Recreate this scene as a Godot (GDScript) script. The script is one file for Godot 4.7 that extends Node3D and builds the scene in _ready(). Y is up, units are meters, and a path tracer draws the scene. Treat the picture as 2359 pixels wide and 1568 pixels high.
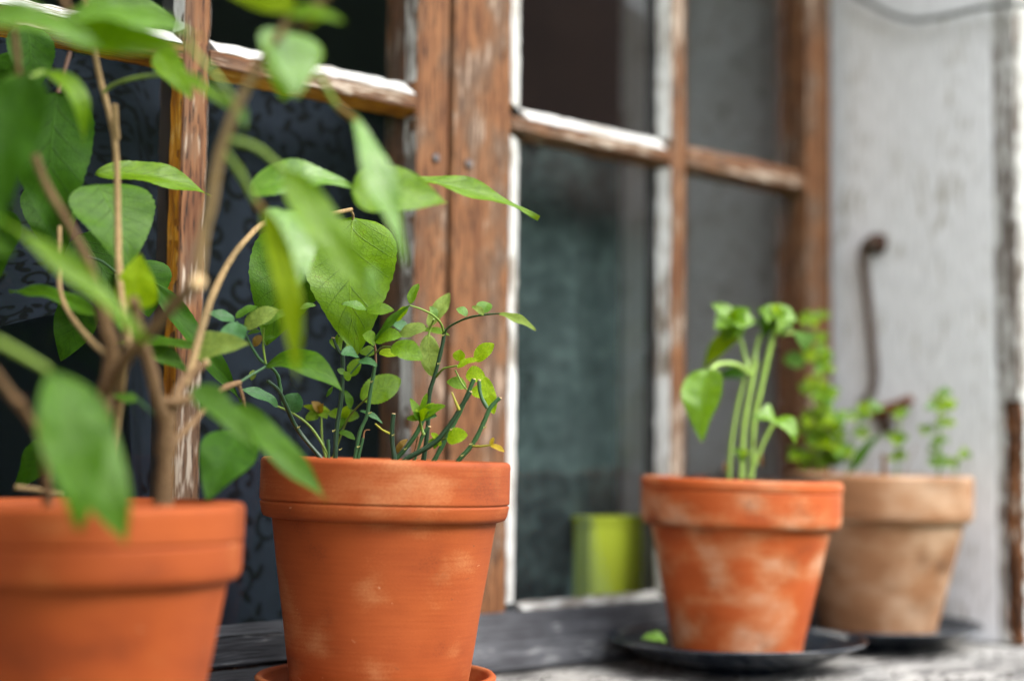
extends Node3D
# Old casement window with potted plants on its weathered sill. Wall runs along x, outside is +z, sill top is y = 0.
const FOCAL := 3600.0
var cam := Transform3D()
var M := {}
var names := {}
var org := Vector3.ZERO
var V := PackedVector3Array()
var N := PackedVector3Array()
var U := PackedVector2Array()
var I := PackedInt32Array()
var rng := RandomNumberGenerator.new()
var wob := FastNoiseLite.new()
var plant: Node3D

func _ready() -> void:
	rng.seed = 11
	wob.seed = 4
	wob.frequency = 1.0
	wob.fractal_octaves = 3
	# ---------- camera, sky, light, exposure ----------
	cam = Transform3D(Basis(Vector3.UP, deg_to_rad(-43.5)) * Basis(Vector3.RIGHT, deg_to_rad(4.2)) * Basis(Vector3.BACK, deg_to_rad(0.6)), Vector3(-0.628, 0.167, 0.917))
	var c := Camera3D.new()
	c.name = "camera"
	c.transform = cam
	c.near = 0.05
	c.far = 400.0
	var lens := CameraAttributesPhysical.new()
	lens.frustum_focal_length = 80.36
	lens.frustum_focus_distance = 0.985
	lens.exposure_aperture = 3.2
	c.attributes = lens
	add_child(c)
	c.fov = 24.57
	c.current = true
	var we := WorldEnvironment.new()
	we.name = "environment"
	var e := Environment.new()
	e.background_mode = Environment.BG_SKY
	var sm := ProceduralSkyMaterial.new()
	sm.sky_top_color = Color(0.97, 0.98, 1.0)
	sm.sky_horizon_color = Color(0.86, 0.89, 0.93)
	sm.sky_curve = 0.25
	sm.sky_energy_multiplier = 1.06
	sm.ground_energy_multiplier = 1.06
	sm.ground_bottom_color = Color(0.24, 0.26, 0.2)
	sm.ground_horizon_color = Color(0.4, 0.42, 0.38)
	var sk := Sky.new()
	sk.sky_material = sm
	e.sky = sk
	e.tonemap_mode = Environment.TONE_MAPPER_LINEAR
	e.tonemap_exposure = 4.6
	e.sdfgi_enabled = true
	e.ssao_enabled = true
	e.ssil_enabled = true
	we.environment = e
	add_child(we)
	var sun := DirectionalLight3D.new()
	sun.name = "overcast_sun"
	sun.light_energy = 0.42
	sun.light_color = Color(1.0, 0.975, 0.94)
	sun.light_angular_distance = 30.0
	sun.shadow_enabled = true
	sun.sky_mode = DirectionalLight3D.SKY_MODE_LIGHT_ONLY
	add_child(sun)
	sun.look_at_from_position(Vector3(0.3, 0.75, 1.0), Vector3.ZERO)
	materials()
	surroundings()
	wall_and_room()
	window()
	lining()
	pots()
	shrub()
	rose()
	basil()
	herb()
	small_things()

# ---------- placing ----------
func at(x: float, y: float, d: float) -> Vector3:   # a measured sight line (of the 2358 x 1568 view) and a distance give a place
	return cam * Vector3((x - 1179.0) / FOCAL * d, -(y - 784.0) / FOCAL * d, -d)

func meet_x(x: float, y: float, px: float) -> Vector3:
	var r := cam.basis * Vector3((x - 1179.0) / FOCAL, -(y - 784.0) / FOCAL, -1.0)
	return cam.origin + r * ((px - cam.origin.x) / r.x)

func numbered(called: String, parent: Node) -> String:
	var key := str(parent.get_instance_id()) + called
	var n: int = names.get(key, 0)
	names[key] = n + 1
	return called if n == 0 else "%s_%03d" % [called, n]

func thing(called: String, label: String, category: String, where: Vector3, group := "") -> Node3D:
	var o := Node3D.new()
	o.name = numbered(called, self)
	add_child(o)
	o.position = where
	org = where
	tag(o, label, category, group)
	return o

func tag(o: Node, label: String, category: String, group := "") -> void:
	o.set_meta("label", label)
	o.set_meta("category", category)
	if group:
		o.set_meta("group", group)

# ---------- mesh collecting ----------
func tri(a: int, b: int, c: int) -> void:
	var g := (V[b] - V[a]).cross(V[c] - V[a])
	if g.dot(N[a] + N[b] + N[c]) > 0.0:
		I.append_array([a, c, b])
	else:
		I.append_array([a, b, c])

# rows of points joined by quads; wrap: the last column repeats the first; outward normals point away from near (if given), else along flip * (down x across)
func grid(rows: Array, us: PackedFloat32Array, vs: PackedFloat32Array, wrap := false, flip := 1.0) -> void:
	var nr := rows.size()
	var nc: int = rows[0].size()
	var first := V.size()
	for i in nr:
		var r: PackedVector3Array = rows[i]
		var up: PackedVector3Array = rows[maxi(i - 1, 0)]
		var dn: PackedVector3Array = rows[mini(i + 1, nr - 1)]
		for j in nc:
			var a := j - 1
			var b := j + 1
			if wrap:
				if a < 0: a = nc - 2
				if b >= nc: b = 1
			else:
				a = maxi(a, 0)
				b = mini(b, nc - 1)
			var n := (dn[j] - up[j]).cross(r[b] - r[a]) * flip
			if n.length_squared() < 1e-20:
				var mid := nc / 2
				n = (dn[j] - up[j]).cross(r[b] - r[a] + Vector3(1e-5, 2e-5, -1e-5)) * flip
			V.append(r[j] - org)
			N.append(n.normalized())
			U.append(Vector2(us[j], vs[i]))
	for i in nr - 1:
		for j in nc - 1:
			var q := first + i * nc + j
			if V[q].distance_squared_to(V[q + 1]) > 1e-16:
				tri(q, q + 1, q + nc)
			if V[q + nc].distance_squared_to(V[q + nc + 1]) > 1e-16:
				tri(q + 1, q + nc + 1, q + nc)

func fan(ring: PackedVector3Array, normal: Vector3) -> void:
	var first := V.size()
	var mid := Vector3.ZERO
	for p in ring: mid += p
	mid /= ring.size()
	V.append(mid - org)
	N.append(normal)
	U.append(Vector2(0.5, 0.5))
	for p in ring:
		V.append(p - org)
		N.append(normal)
		U.append(Vector2(0.5, 0.5) + Vector2((p - mid).x + (p - mid).z, (p - mid).y) * 4.0)
	for k in ring.size():
		tri(first, first + 1 + k, first + 1 + (k + 1) % ring.size())

func commit(called: String, mat: Material, parent: Node) -> MeshInstance3D:
	var arrays := []
	arrays.resize(Mesh.ARRAY_MAX)
	arrays[Mesh.ARRAY_VERTEX] = V
	arrays[Mesh.ARRAY_NORMAL] = N
	arrays[Mesh.ARRAY_TEX_UV] = U
	arrays[Mesh.ARRAY_INDEX] = I
	var m := ArrayMesh.new()
	m.add_surface_from_arrays(Mesh.PRIMITIVE_TRIANGLES, arrays)
	m.surface_set_material(0, mat)
	var o := MeshInstance3D.new()
	o.mesh = m
	o.name = numbered(called, parent)
	parent.add_child(o, true)
	V = PackedVector3Array()
	N = PackedVector3Array()
	U = PackedVector2Array()
	I = PackedInt32Array()
	return o

func ramp(n: int, k := 1.0) -> PackedFloat32Array:
	var a := PackedFloat32Array()
	for i in n: a.append(k * i / (n - 1.0))
	return a

# a tapered, slightly knobbly round stem through points; radii per point
func tube(pts: Array, radii: Array, sides := 8, knob := 0.0, step := 4) -> void:
	var path: Array[Vector3] = []
	var rad: Array[float] = []
	var n := pts.size()
	for i in n - 1:
		var p0: Vector3 = pts[maxi(i - 1, 0)]
		var p1: Vector3 = pts[i]
		var p2: Vector3 = pts[i + 1]
		var p3: Vector3 = pts[mini(i + 2, n - 1)]
		for k in step:
			var t := float(k) / step
			path.append(p1.cubic_interpolate(p2, p0, p3, t))
			rad.append(lerpf(radii[i], radii[i + 1], t))
	path.append(pts[n - 1])
	rad.append(radii[n - 1])
	var rows := []
	var vs := PackedFloat32Array()
	var run := 0.0
	var side := Vector3.RIGHT
	for i in path.size():
		var d := (path[mini(i + 1, path.size() - 1)] - path[maxi(i - 1, 0)]).normalized()
		if i == 0:
			side = d.cross(Vector3(0.31, 0.2, 0.93)).normalized()
		else:
			run += path[i].distance_to(path[i - 1])
		side = (side - d * side.dot(d)).normalized()
		var o := d.cross(side)
		var ring := PackedVector3Array()
		var r := rad[i] * (1.0 + knob * wob.get_noise_1d(path[i].y * 700.0 + path[i].x * 450.0))
		for k in sides + 1:
			var a := TAU * k / sides
			var q := r * (1.0 + 0.6 * knob * wob.get_noise_2d(k % sides * 3.1, run * 400.0))
			ring.append(path[i] + (side * cos(a) + o * sin(a)) * q)
		rows.append(ring)
		vs.append(run * 12.0)
	grid(rows, ramp(sides + 1), vs, true, -1.0)
	var d0 := (path[0] - path[1]).normalized()
	var d1 := (path[-1] - path[-2]).normalized()
	fan((rows[0] as PackedVector3Array).slice(0, sides), d0)
	fan((rows[-1] as PackedVector3Array).slice(0, sides), d1)

# a turned shape about an upright axis through mid; profile: (radius, height) from the outside bottom, up, and back down inside
func lathe(mid: Vector3, profile: Array, seg := 72, v_scale := 6.25, uneven := 0.0) -> void:
	var rows := []
	var vs := PackedFloat32Array()
	var run := 0.0
	for i in profile.size():
		var p: Vector2 = profile[i]
		if i: run += p.distance_to(profile[i - 1])
		vs.append(run * v_scale)
		var ring := PackedVector3Array()
		for k in seg + 1:
			var a := TAU * (k % seg) / seg + 5.4
			var r := p.x * (1.0 + uneven * wob.get_noise_3d(cos(a) * 1.3 + mid.x * 9.0, p.y * 25.0, sin(a) * 1.3))
			ring.append(mid + Vector3(cos(a) * r, p.y + uneven * 0.12 * p.x * wob.get_noise_2d(cos(a) * 2.0, sin(a) * 2.0 + 7.0), sin(a) * r))
		rows.append(ring)
	grid(rows, ramp(seg + 1), vs, true, 1.0)

# a straight bar: profile of (across, out) points in order, swept from a to b, every edge of the profile a hard edge; rag roughens it
func bar(a: Vector3, b: Vector3, across: Vector3, out: Vector3, profile: Array, seg := 1, rag := 0.0, closed := true) -> void:
	var np := profile.size()
	var length := a.distance_to(b)
	var lines := []
	for k in np:
		var p: Vector2 = profile[k]
		var line := PackedVector3Array()
		for i in seg + 1:
			var t := float(i) / seg
			var q := a.lerp(b, t)
			var w1 := rag * wob.get_noise_3d(length * t * 55.0, k * 7.3, a.x * 31.0 + a.y * 17.0)
			var w2 := rag * wob.get_noise_3d(length * t * 55.0 + 90.0, k * 5.1, a.x * 31.0 + a.y * 17.0)
			line.append(q + across * (p.x + w1) + out * (p.y + w2))
		lines.append(line)
	var mid := Vector2.ZERO
	for p in profile: mid += p
	mid /= np
	var run := 0.0
	for k in (np if closed else np - 1):
		var k2 := (k + 1) % np
		var p: Vector2 = profile[k]
		var p2: Vector2 = profile[k2]
		var u2 := run + p.distance_to(p2)
		var outward := across * ((p.x + p2.x) / 2.0 - mid.x) + out * ((p.y + p2.y) / 2.0 - mid.y)
		var n := (b - a).cross(across * (p2.x - p.x) + out * (p2.y - p.y))
		if not closed: outward = out
		var rows := []
		for i in seg + 1: rows.append(PackedVector3Array([lines[k][i], lines[k2][i]]))
		grid(rows, PackedFloat32Array([run, u2]), ramp(seg + 1, length), false, 1.0 if n.dot(outward) > 0.0 else -1.0)
		run = u2
	if closed:
		var r0 := PackedVector3Array()
		var r1 := PackedVector3Array()
		for k in np:
			r0.append(lines[k][0])
			r1.append(lines[k][seg])
		fan(r0, (a - b).normalized())
		fan(r1, (b - a).normalized())

func rect(x0: float, x1: float, y0: float, y1: float, bev := 0.0015) -> Array:
	return [Vector2(x0 + bev, y0), Vector2(x1 - bev, y0), Vector2(x1, y0 + bev), Vector2(x1, y1 - bev), Vector2(x1 - bev, y1), Vector2(x0 + bev, y1), Vector2(x0, y1 - bev), Vector2(x0, y0 + bev)]

func box(lo: Vector3, hi: Vector3, bev := 0.0) -> void:
	if bev > 0.0:
		bar(Vector3(0, lo.y, 0), Vector3(0, hi.y, 0), Vector3.RIGHT, Vector3.BACK, rect(lo.x, hi.x, lo.z, hi.z, bev))
	else:
		bar(Vector3(0, lo.y, 0), Vector3(0, hi.y, 0), Vector3.RIGHT, Vector3.BACK, [Vector2(lo.x, lo.z), Vector2(hi.x, lo.z), Vector2(hi.x, hi.z), Vector2(lo.x, hi.z)])

# ---------- leaves ----------
# a leaf blade from its base b to its tip t; wide: breadth seen from the front; turn: degrees it is tilted from facing the front (its upper side up);
# bow: how far it arches, fold: how far its halves rise, kind: outline
func blade(b: Vector3, t: Vector3, wide: float, turn: float, bow: float, fold: float, kind: int, teeth: float) -> void:
	var axis := (t - b).normalized()
	var length := b.distance_to(t)
	var look := (cam.origin - (b + t) / 2.0).normalized()
	var n0 := (look - axis * look.dot(axis)).normalized()
	var s0 := axis.cross(n0)
	var up := 1.0 if s0.y >= 0.0 else -1.0
	var n := n0 * cos(deg_to_rad(turn)) + s0 * up * sin(deg_to_rad(turn))
	var s := axis.cross(n)
	var hw := wide / 2.0
	var rows := []
	var nr := 30 if length > 0.02 else 18
	var nc := 9 if length > 0.02 else 5
	var ph := rng.randf() * 9.0
	var lean := rng.randf_range(-0.05, 0.05)
	var bulge := rng.randf_range(0.03, 0.06)
	for i in nr + 1:
		var v := float(i) / nr
		var w := 0.0
		if kind == 0:      # broad, drawn out to a point
			w = pow(sin(PI * pow(v, 0.62)), 0.8) * (1.0 - 0.25 * v) * 1.1
		elif kind == 1:    # lance
			w = pow(sin(PI * pow(v, 0.8)), 0.9)
		else:              # oval leaflet
			w = pow(sin(PI * pow(v, 0.88)), 0.65)
		w = clampf(w, 0.012, 1.0)
		var tooth := 1.0
		if teeth > 0.0 and v > 0.12:
			var f := fposmod(v * nr / 2.0 + 0.25, 1.0)
			tooth = 1.0 + teeth * (0.5 - f) * (1.0 if kind == 2 else rng.randf_range(0.1, 1.5))
		var row := PackedVector3Array()
		for j in nc:
			var u := 2.0 * j / (nc - 1.0) - 1.0
			var au := absf(u)
			var edge := tooth if au > 0.9 else 1.0
			var q := b + axis * (length * (v + (0.012 * teeth * 4.0 * (edge - 1.0))))
			var rise := fold * au * w * hw - bow * length * 4.0 * (v - 0.5) * (v - 0.5) + bow * length
			rise += length * 0.022 * au * sin(v * 11.0 + ph + u * 1.7) + length * bulge * (0.6 if teeth == 0.0 else 0.3) * sin(v * 26.0) * (1.0 - au) * au
			q += s * (u * w * hw * edge + lean * length * sin(PI * v)) + n * rise
			row.append(q)
		rows.append(row)
	grid(rows, ramp(nc), ramp(nr + 1), false, 1.0)

# a leaf of the present plant, measured on sight lines: base, tip, apparent breadth, distance of the base, how much farther the tip is
func lf(mat: String, bx: float, by: float, tx: float, ty: float, w: float, d: float, dd := 0.0, turn := 15.0, bow := 0.04, fold := 0.18, kind := 0, teeth := 0.07) -> MeshInstance3D:
	var b := at(bx, by, d)
	var t := at(tx, ty, d + dd)
	var wide := w * (d + dd / 2.0) / FOCAL / maxf(cos(deg_to_rad(turn)), 0.3)
	blade(b, t, wide, turn, bow, fold, kind, teeth)
	return commit("leaf", M[mat], plant)

func st(called: String, mat: String, pts: Array, r0: float, r1: float, knob := 0.22, sides := 8) -> MeshInstance3D:   # pts: Vector3(x, y, distance); radii in sight-line units
	var w := []
	var rr := []
	for i in pts.size():
		var p: Vector3 = pts[i]
		w.append(at(p.x, p.y, p.z))
		rr.append(lerpf(r0, r1, i / (pts.size() - 1.0)) * p.z / FOCAL)
	tube(w, rr, sides, knob)
	return commit(called, M[mat], plant)

# ---------- procedural materials ----------
func noise_bytes(w: int, h: int, sx: int, sy: int, freq: float, sd: int, oct := 4, kind := FastNoiseLite.TYPE_SIMPLEX_SMOOTH) -> PackedByteArray:
	var f := FastNoiseLite.new()
	f.noise_type = kind
	f.seed = sd
	f.frequency = freq
	f.fractal_octaves = oct
	if kind == FastNoiseLite.TYPE_CELLULAR:
		f.cellular_return_type = FastNoiseLite.RETURN_DISTANCE2_SUB
		f.fractal_type = FastNoiseLite.FRACTAL_NONE
	var im := f.get_seamless_image(w / sx, h / sy)
	im.convert(Image.FORMAT_L8)
	if sx > 1 or sy > 1:
		im.resize(w, h, Image.INTERPOLATE_CUBIC)
	return im.get_data()

func tex(w: int, h: int, data: PackedByteArray, grey := false) -> ImageTexture:
	return ImageTexture.create_from_image(Image.create_from_data(w, h, false, Image.FORMAT_L8 if grey else Image.FORMAT_RGB8, data))

func mat(albedo: Color, rough: float, map: Texture2D = null, relief: Texture2D = null, depth := 0.05, spec := 0.5) -> StandardMaterial3D:
	var m := StandardMaterial3D.new()
	m.albedo_color = albedo
	m.roughness = rough
	m.metallic_specular = spec
	m.albedo_texture = map
	if relief:
		m.heightmap_enabled = true
		m.heightmap_texture = relief
		m.heightmap_scale = depth
	return m

# weathered wood with remnants of paint: grain runs along v
func wood(sd: int, dark: Color, light: Color, paint: Color, painted: float, grain := 1.0, worn := 0.0) -> Array:
	var w := 256
	var h := 1024
	var a := noise_bytes(w, h, 1, 32, 0.06, sd)
	var b := noise_bytes(w, h, 1, 16, 0.2, sd + 1, 3)
	var c := noise_bytes(w, h, 4, 8, 0.03, sd + 2)
	var f := noise_bytes(w, h, 1, 8, 0.1, sd + 3, 4)
	var o := PackedByteArray()
	o.resize(w * h * 3)
	var hh := PackedByteArray()
	hh.resize(w * h)
	for i in w * h:
		var s := (a[i] * 0.5 + b[i] * 0.5) / 255.0
		var t := clampf((s - 0.5) * 1.0 * grain + 0.45 + (c[i] / 255.0 - 0.5) * 0.6, 0.0, 1.0)
		var r := lerpf(dark.r, light.r, t)
		var g := lerpf(dark.g, light.g, t)
		var bl := lerpf(dark.b, light.b, t)
		var wn := worn * clampf((b[i] * 0.35 + c[i] * 0.65 - 118.0) / 60.0, 0.0, 1.0)
		if worn > 0.0 and b[i] < 84:
			var cr := 1.0 - 0.6 * clampf((84.0 - b[i]) / 16.0, 0.0, 1.0)
			r *= cr
			g *= cr
			bl *= cr
		r = lerpf(r, 0.30, wn)
		g = lerpf(g, 0.25, wn)
		bl = lerpf(bl, 0.22, wn)
		var m := clampf((c[i] * 0.4 + f[i] * 0.45 + a[i] * 0.25 - 255.0 * (1.02 - painted)) / 30.0, 0.0, 1.0)
		if m > 0.0:
			var q := 0.86 + 0.14 * f[i] / 255.0
			r = lerpf(r, paint.r * q, m)
			g = lerpf(g, paint.g * q, m)
			bl = lerpf(bl, paint.b * q, m)
		o[i * 3] = int(clampf(r, 0, 1) * 255.0)
		o[i * 3 + 1] = int(clampf(g, 0, 1) * 255.0)
		o[i * 3 + 2] = int(clampf(bl, 0, 1) * 255.0)
		hh[i] = int(clampf(s * 0.75 + m * 0.25, 0, 1) * 255.0)
	return [tex(w, h, o), tex(w, h, hh, true)]

func wood_mat(sd: int, dark: Color, light: Color, paint: Color, painted: float, depth := 0.08, rough := 0.75, grain := 1.0, worn := 0.0) -> StandardMaterial3D:
	var p := wood(sd, dark, light, paint, painted, grain, worn)
	var m := mat(Color.WHITE, rough, p[0], p[1], depth, 0.35)
	m.uv1_scale = Vector3(9.0, 2.5, 1.0)
	return m

# fired clay: turning lines, patches of lime bloom, grime, specks
func clay_mat(sd: int, base: Color, deep: Color, bloom: Color, bloomed: float, grime: float) -> StandardMaterial3D:
	var w := 1024
	var h := 512
	var a := noise_bytes(w, h, 4, 4, 0.02, sd, 5)
	var b := noise_bytes(w, h, 16, 1, 0.12, sd + 1, 3)
	var c := noise_bytes(w, h, 2, 2, 0.011, sd + 2, 5)
	var f := noise_bytes(w, h, 1, 1, 0.22, sd + 3, 3)
	var o := PackedByteArray()
	o.resize(w * h * 3)
	var hh := PackedByteArray()
	hh.resize(w * h)
	for i in w * h:
		var t := clampf((a[i] * 0.7 + b[i] * 0.3) / 255.0 * 1.5 - 0.3, 0.0, 1.0)
		var r := lerpf(deep.r, base.r, t)
		var g := lerpf(deep.g, base.g, t)
		var bl := lerpf(deep.b, base.b, t)
		var m := clampf((c[i] * 0.75 + f[i] * 0.2 + b[i] * 0.1 - 255.0 * (1.0 - bloomed)) / 100.0, 0.0, 1.0) * 0.75
		r = lerpf(r, bloom.r, m)
		g = lerpf(g, bloom.g, m)
		bl = lerpf(bl, bloom.b, m)
		var k := 1.0 - grime * clampf((f[i] * 0.5 + (255 - a[i]) * 0.55 - 178.0) / 22.0, 0.0, 1.0)
		k *= 0.96 + 0.08 * f[i] / 255.0
		o[i * 3] = int(clampf(r * k, 0, 1) * 255.0)
		o[i * 3 + 1] = int(clampf(g * k, 0, 1) * 255.0)
		o[i * 3 + 2] = int(clampf(bl * k, 0, 1) * 255.0)
		hh[i] = int(clampf(b[i] * 0.5 + f[i] * 0.35 + c[i] * 0.15, 0, 255))
	var im := Image.create_from_data(w, h, false, Image.FORMAT_RGB8, o)
	var r2 := RandomNumberGenerator.new()
	r2.seed = sd
	for k in 60:       # scratches, nicks and specks
		var x := r2.randi_range(4, w - 40)
		var y := r2.randi_range(4, h - 8)
		var col := Color(0.36, 0.22, 0.17) if r2.randf() < 0.75 else Color(0.9, 0.78, 0.68)
		var len := r2.randi_range(1, 9)
		var sl := r2.randf_range(-0.5, 0.9)
		for q in len:
			var px := x + q
			var py := clampi(y + int(q * sl), 0, h - 1)
			im.set_pixel(px, py, im.get_pixel(px, py).lerp(col, 0.65))
			if len < 5: im.set_pixel(px, mini(py + 1, h - 1), im.get_pixel(px, py).lerp(col, 0.4))
	var m := mat(Color.WHITE, 0.72, ImageTexture.create_from_image(im), tex(w, h, hh, true), 0.012, 0.4)
	return m

func speckle_mat(sd: int, cols: Array, freq: float, scale: float, rough := 0.9, depth := 0.1, spec := 0.3) -> StandardMaterial3D:   # patchy ground, plaster, stone: laid on from three sides
	var w := 512
	var a := noise_bytes(w, w, 1, 1, freq, sd, 5)
	var b := noise_bytes(w, w, 2, 2, freq * 0.5, sd + 1, 4)
	var c := noise_bytes(w, w, 1, 1, freq * 7.0, sd + 2, 2)
	var o := PackedByteArray()
	o.resize(w * w * 3)
	var hh := PackedByteArray()
	hh.resize(w * w)
	var k := cols.size() - 1
	for i in w * w:
		var t := clampf((a[i] * 0.5 + b[i] * 0.3 + c[i] * 0.2) / 255.0 * 1.8 - 0.4, 0.0, 0.999) * k
		var n := int(t)
		var q: Color = (cols[n] as Color).lerp(cols[n + 1], t - n)
		o[i * 3] = int(q.r * 255.0)
		o[i * 3 + 1] = int(q.g * 255.0)
		o[i * 3 + 2] = int(q.b * 255.0)
		hh[i] = int(clampf(a[i] * 0.5 + c[i] * 0.5, 0, 255))
	var m := mat(Color.WHITE, rough, tex(w, w, o), tex(w, w, hh, true), depth, spec)
	m.uv1_triplanar = true
	m.uv1_world_triplanar = true
	m.uv1_scale = Vector3.ONE * scale
	return m

# leaf skin: midrib, side veins, fine net; light green tones as factors of the leaf's own colour
func leaf_maps() -> Array:
	var w := 256
	var h := 512
	var net := noise_bytes(w, h, 1, 1, 0.075, 71, 1, FastNoiseLite.TYPE_CELLULAR)
	var pat := noise_bytes(w, h, 2, 2, 0.03, 72, 4)
	var o := PackedByteArray()
	o.resize(w * h * 3)
	var hh := PackedByteArray()
	hh.resize(w * h)
	for y in h:
		var v := float(y) / h
		for x in w:
			var i := y * w + x
			var u := absf(2.0 * x / (w - 1.0) - 1.0)
			var rib := clampf(1.0 - u / (0.035 * (1.15 - v)), 0.0, 1.0)
			var q := (v - 0.26 * pow(u, 0.8)) * 7.0 + (0.35 if x > w / 2 else 0.0)
			var vein := clampf(1.0 - absf(fposmod(q, 1.0) - 0.5) / (0.075 * (1.15 - u)), 0.0, 1.0) * (1.0 - 0.5 * u)
			var fine := clampf(1.0 - net[i] / 46.0, 0.0, 1.0)
			var p := 0.86 + 0.14 * pat[i] / 255.0 - 0.09 * fine
			var k := clampf(p + 0.14 * rib - 0.25 * vein * (1.0 - rib), 0.0, 1.0)
			o[i * 3] = int(clampf(k + 0.14 * rib + 0.05 * (pat[i] / 255.0 - 0.5), 0, 1) * 255.0)
			o[i * 3 + 1] = int(k * 255.0)
			o[i * 3 + 2] = int(clampf(k - 0.06 * rib, 0, 1) * 255.0)
			if v > 0.955 and u < 0.9:
				var tip := clampf((v - 0.955) / 0.03, 0.0, 1.0)
				o[i * 3] = int(lerpf(o[i * 3], 255.0, tip))
				o[i * 3 + 1] = int(lerpf(o[i * 3 + 1], 225.0, tip))
			if pat[i] > 216 and fine > 0.3:
				o[i * 3] = 235
				o[i * 3 + 1] = int(o[i * 3 + 1] * 0.86)
			hh[i] = int(clampf(150.0 - 60.0 * rib - 55.0 * vein - 30.0 * fine + pat[i] * 0.2, 0, 255))
	return [tex(w, h, o), tex(w, h, hh, true)]

func leaf_mat(maps: Array, c: Color, through: float, rough := 0.42, spec := 0.5) -> StandardMaterial3D:
	var m := mat(c, rough, maps[0], maps[1], 0.07, spec)
	m.backlight_enabled = true
	m.backlight = Color(through * 0.95, through, through * 0.3).linear_to_srgb()
	m.cull_mode = BaseMaterial3D.CULL_DISABLED
	return m

# woven curtain with scrolls and leaves in a darker yarn
func curtain_mat() -> StandardMaterial3D:
	var w := 1024
	var im := Image.create(w, w, false, Image.FORMAT_RGB8)
	var weave := noise_bytes(w, w, 1, 1, 0.25, 81, 2)
	var soft := noise_bytes(w, w, 4, 4, 0.03, 82, 3)
	for y in w:
		for x in w:
			var i := y * w + x
			var k := 0.8 + 0.12 * (weave[i] / 255.0) + 0.16 * (soft[i] / 255.0) + (0.05 if (x + y) % 3 == 0 else 0.0)
			im.set_pixel(x, y, Color(0.30 * k, 0.345 * k, 0.395 * k))
	var ink := Color(0.115, 0.13, 0.155)
	var r := RandomNumberGenerator.new()
	r.seed = 5
	for gy in 7:
		for gx in 7:
			var mid := Vector2(gx * 150 + 75 + r.randf_range(-22, 22) + (60 if gy % 2 else 0), gy * 150 + 75 + r.randf_range(-22, 22))
			var a0 := r.randf() * TAU
			var way := 1.0 if r.randf() < 0.5 else -1.0
			var big := r.randf_range(46, 62)
			for k in 150:      # scroll
				var t := k / 150.0
				var rad := big * (1.0 - 0.72 * t)
				disc(im, mid + Vector2.from_angle(a0 + way * t * 5.6) * rad, 3.0 + 6.0 * sin(PI * t) + (7.0 if t > 0.95 else 0.0), ink)
			for k in 3:        # leaves on the scroll
				var la := a0 + way * (0.3 + k * 1.3)
				var p := mid + Vector2.from_angle(la) * big
				var dir := Vector2.from_angle(la + way * 0.7)
				for q in 26:
					var t := q / 26.0
					disc(im, p + dir * (42.0 * t), 1.5 + 11.0 * sin(PI * pow(t, 0.7)), ink)
			disc(im, mid + Vector2.from_angle(a0 + 2.0) * (big + 32.0), 12.0, ink)
	var m := mat(Color(0.42, 0.435, 0.47), 0.85, ImageTexture.create_from_image(im), null, 0.05, 0.2)
	m.uv1_scale = Vector3(3.9, 3.9, 1.0)
	return m

func disc(im: Image, at_: Vector2, r: float, c: Color) -> void:
	var w := im.get_width()
	for y in range(int(at_.y - r), int(at_.y + r) + 1):
		for x in range(int(at_.x - r), int(at_.x + r) + 1):
			if (Vector2(x, y) - at_).length_squared() <= r * r:
				im.set_pixel(posmod(x, w), posmod(y, w), c)

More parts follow.
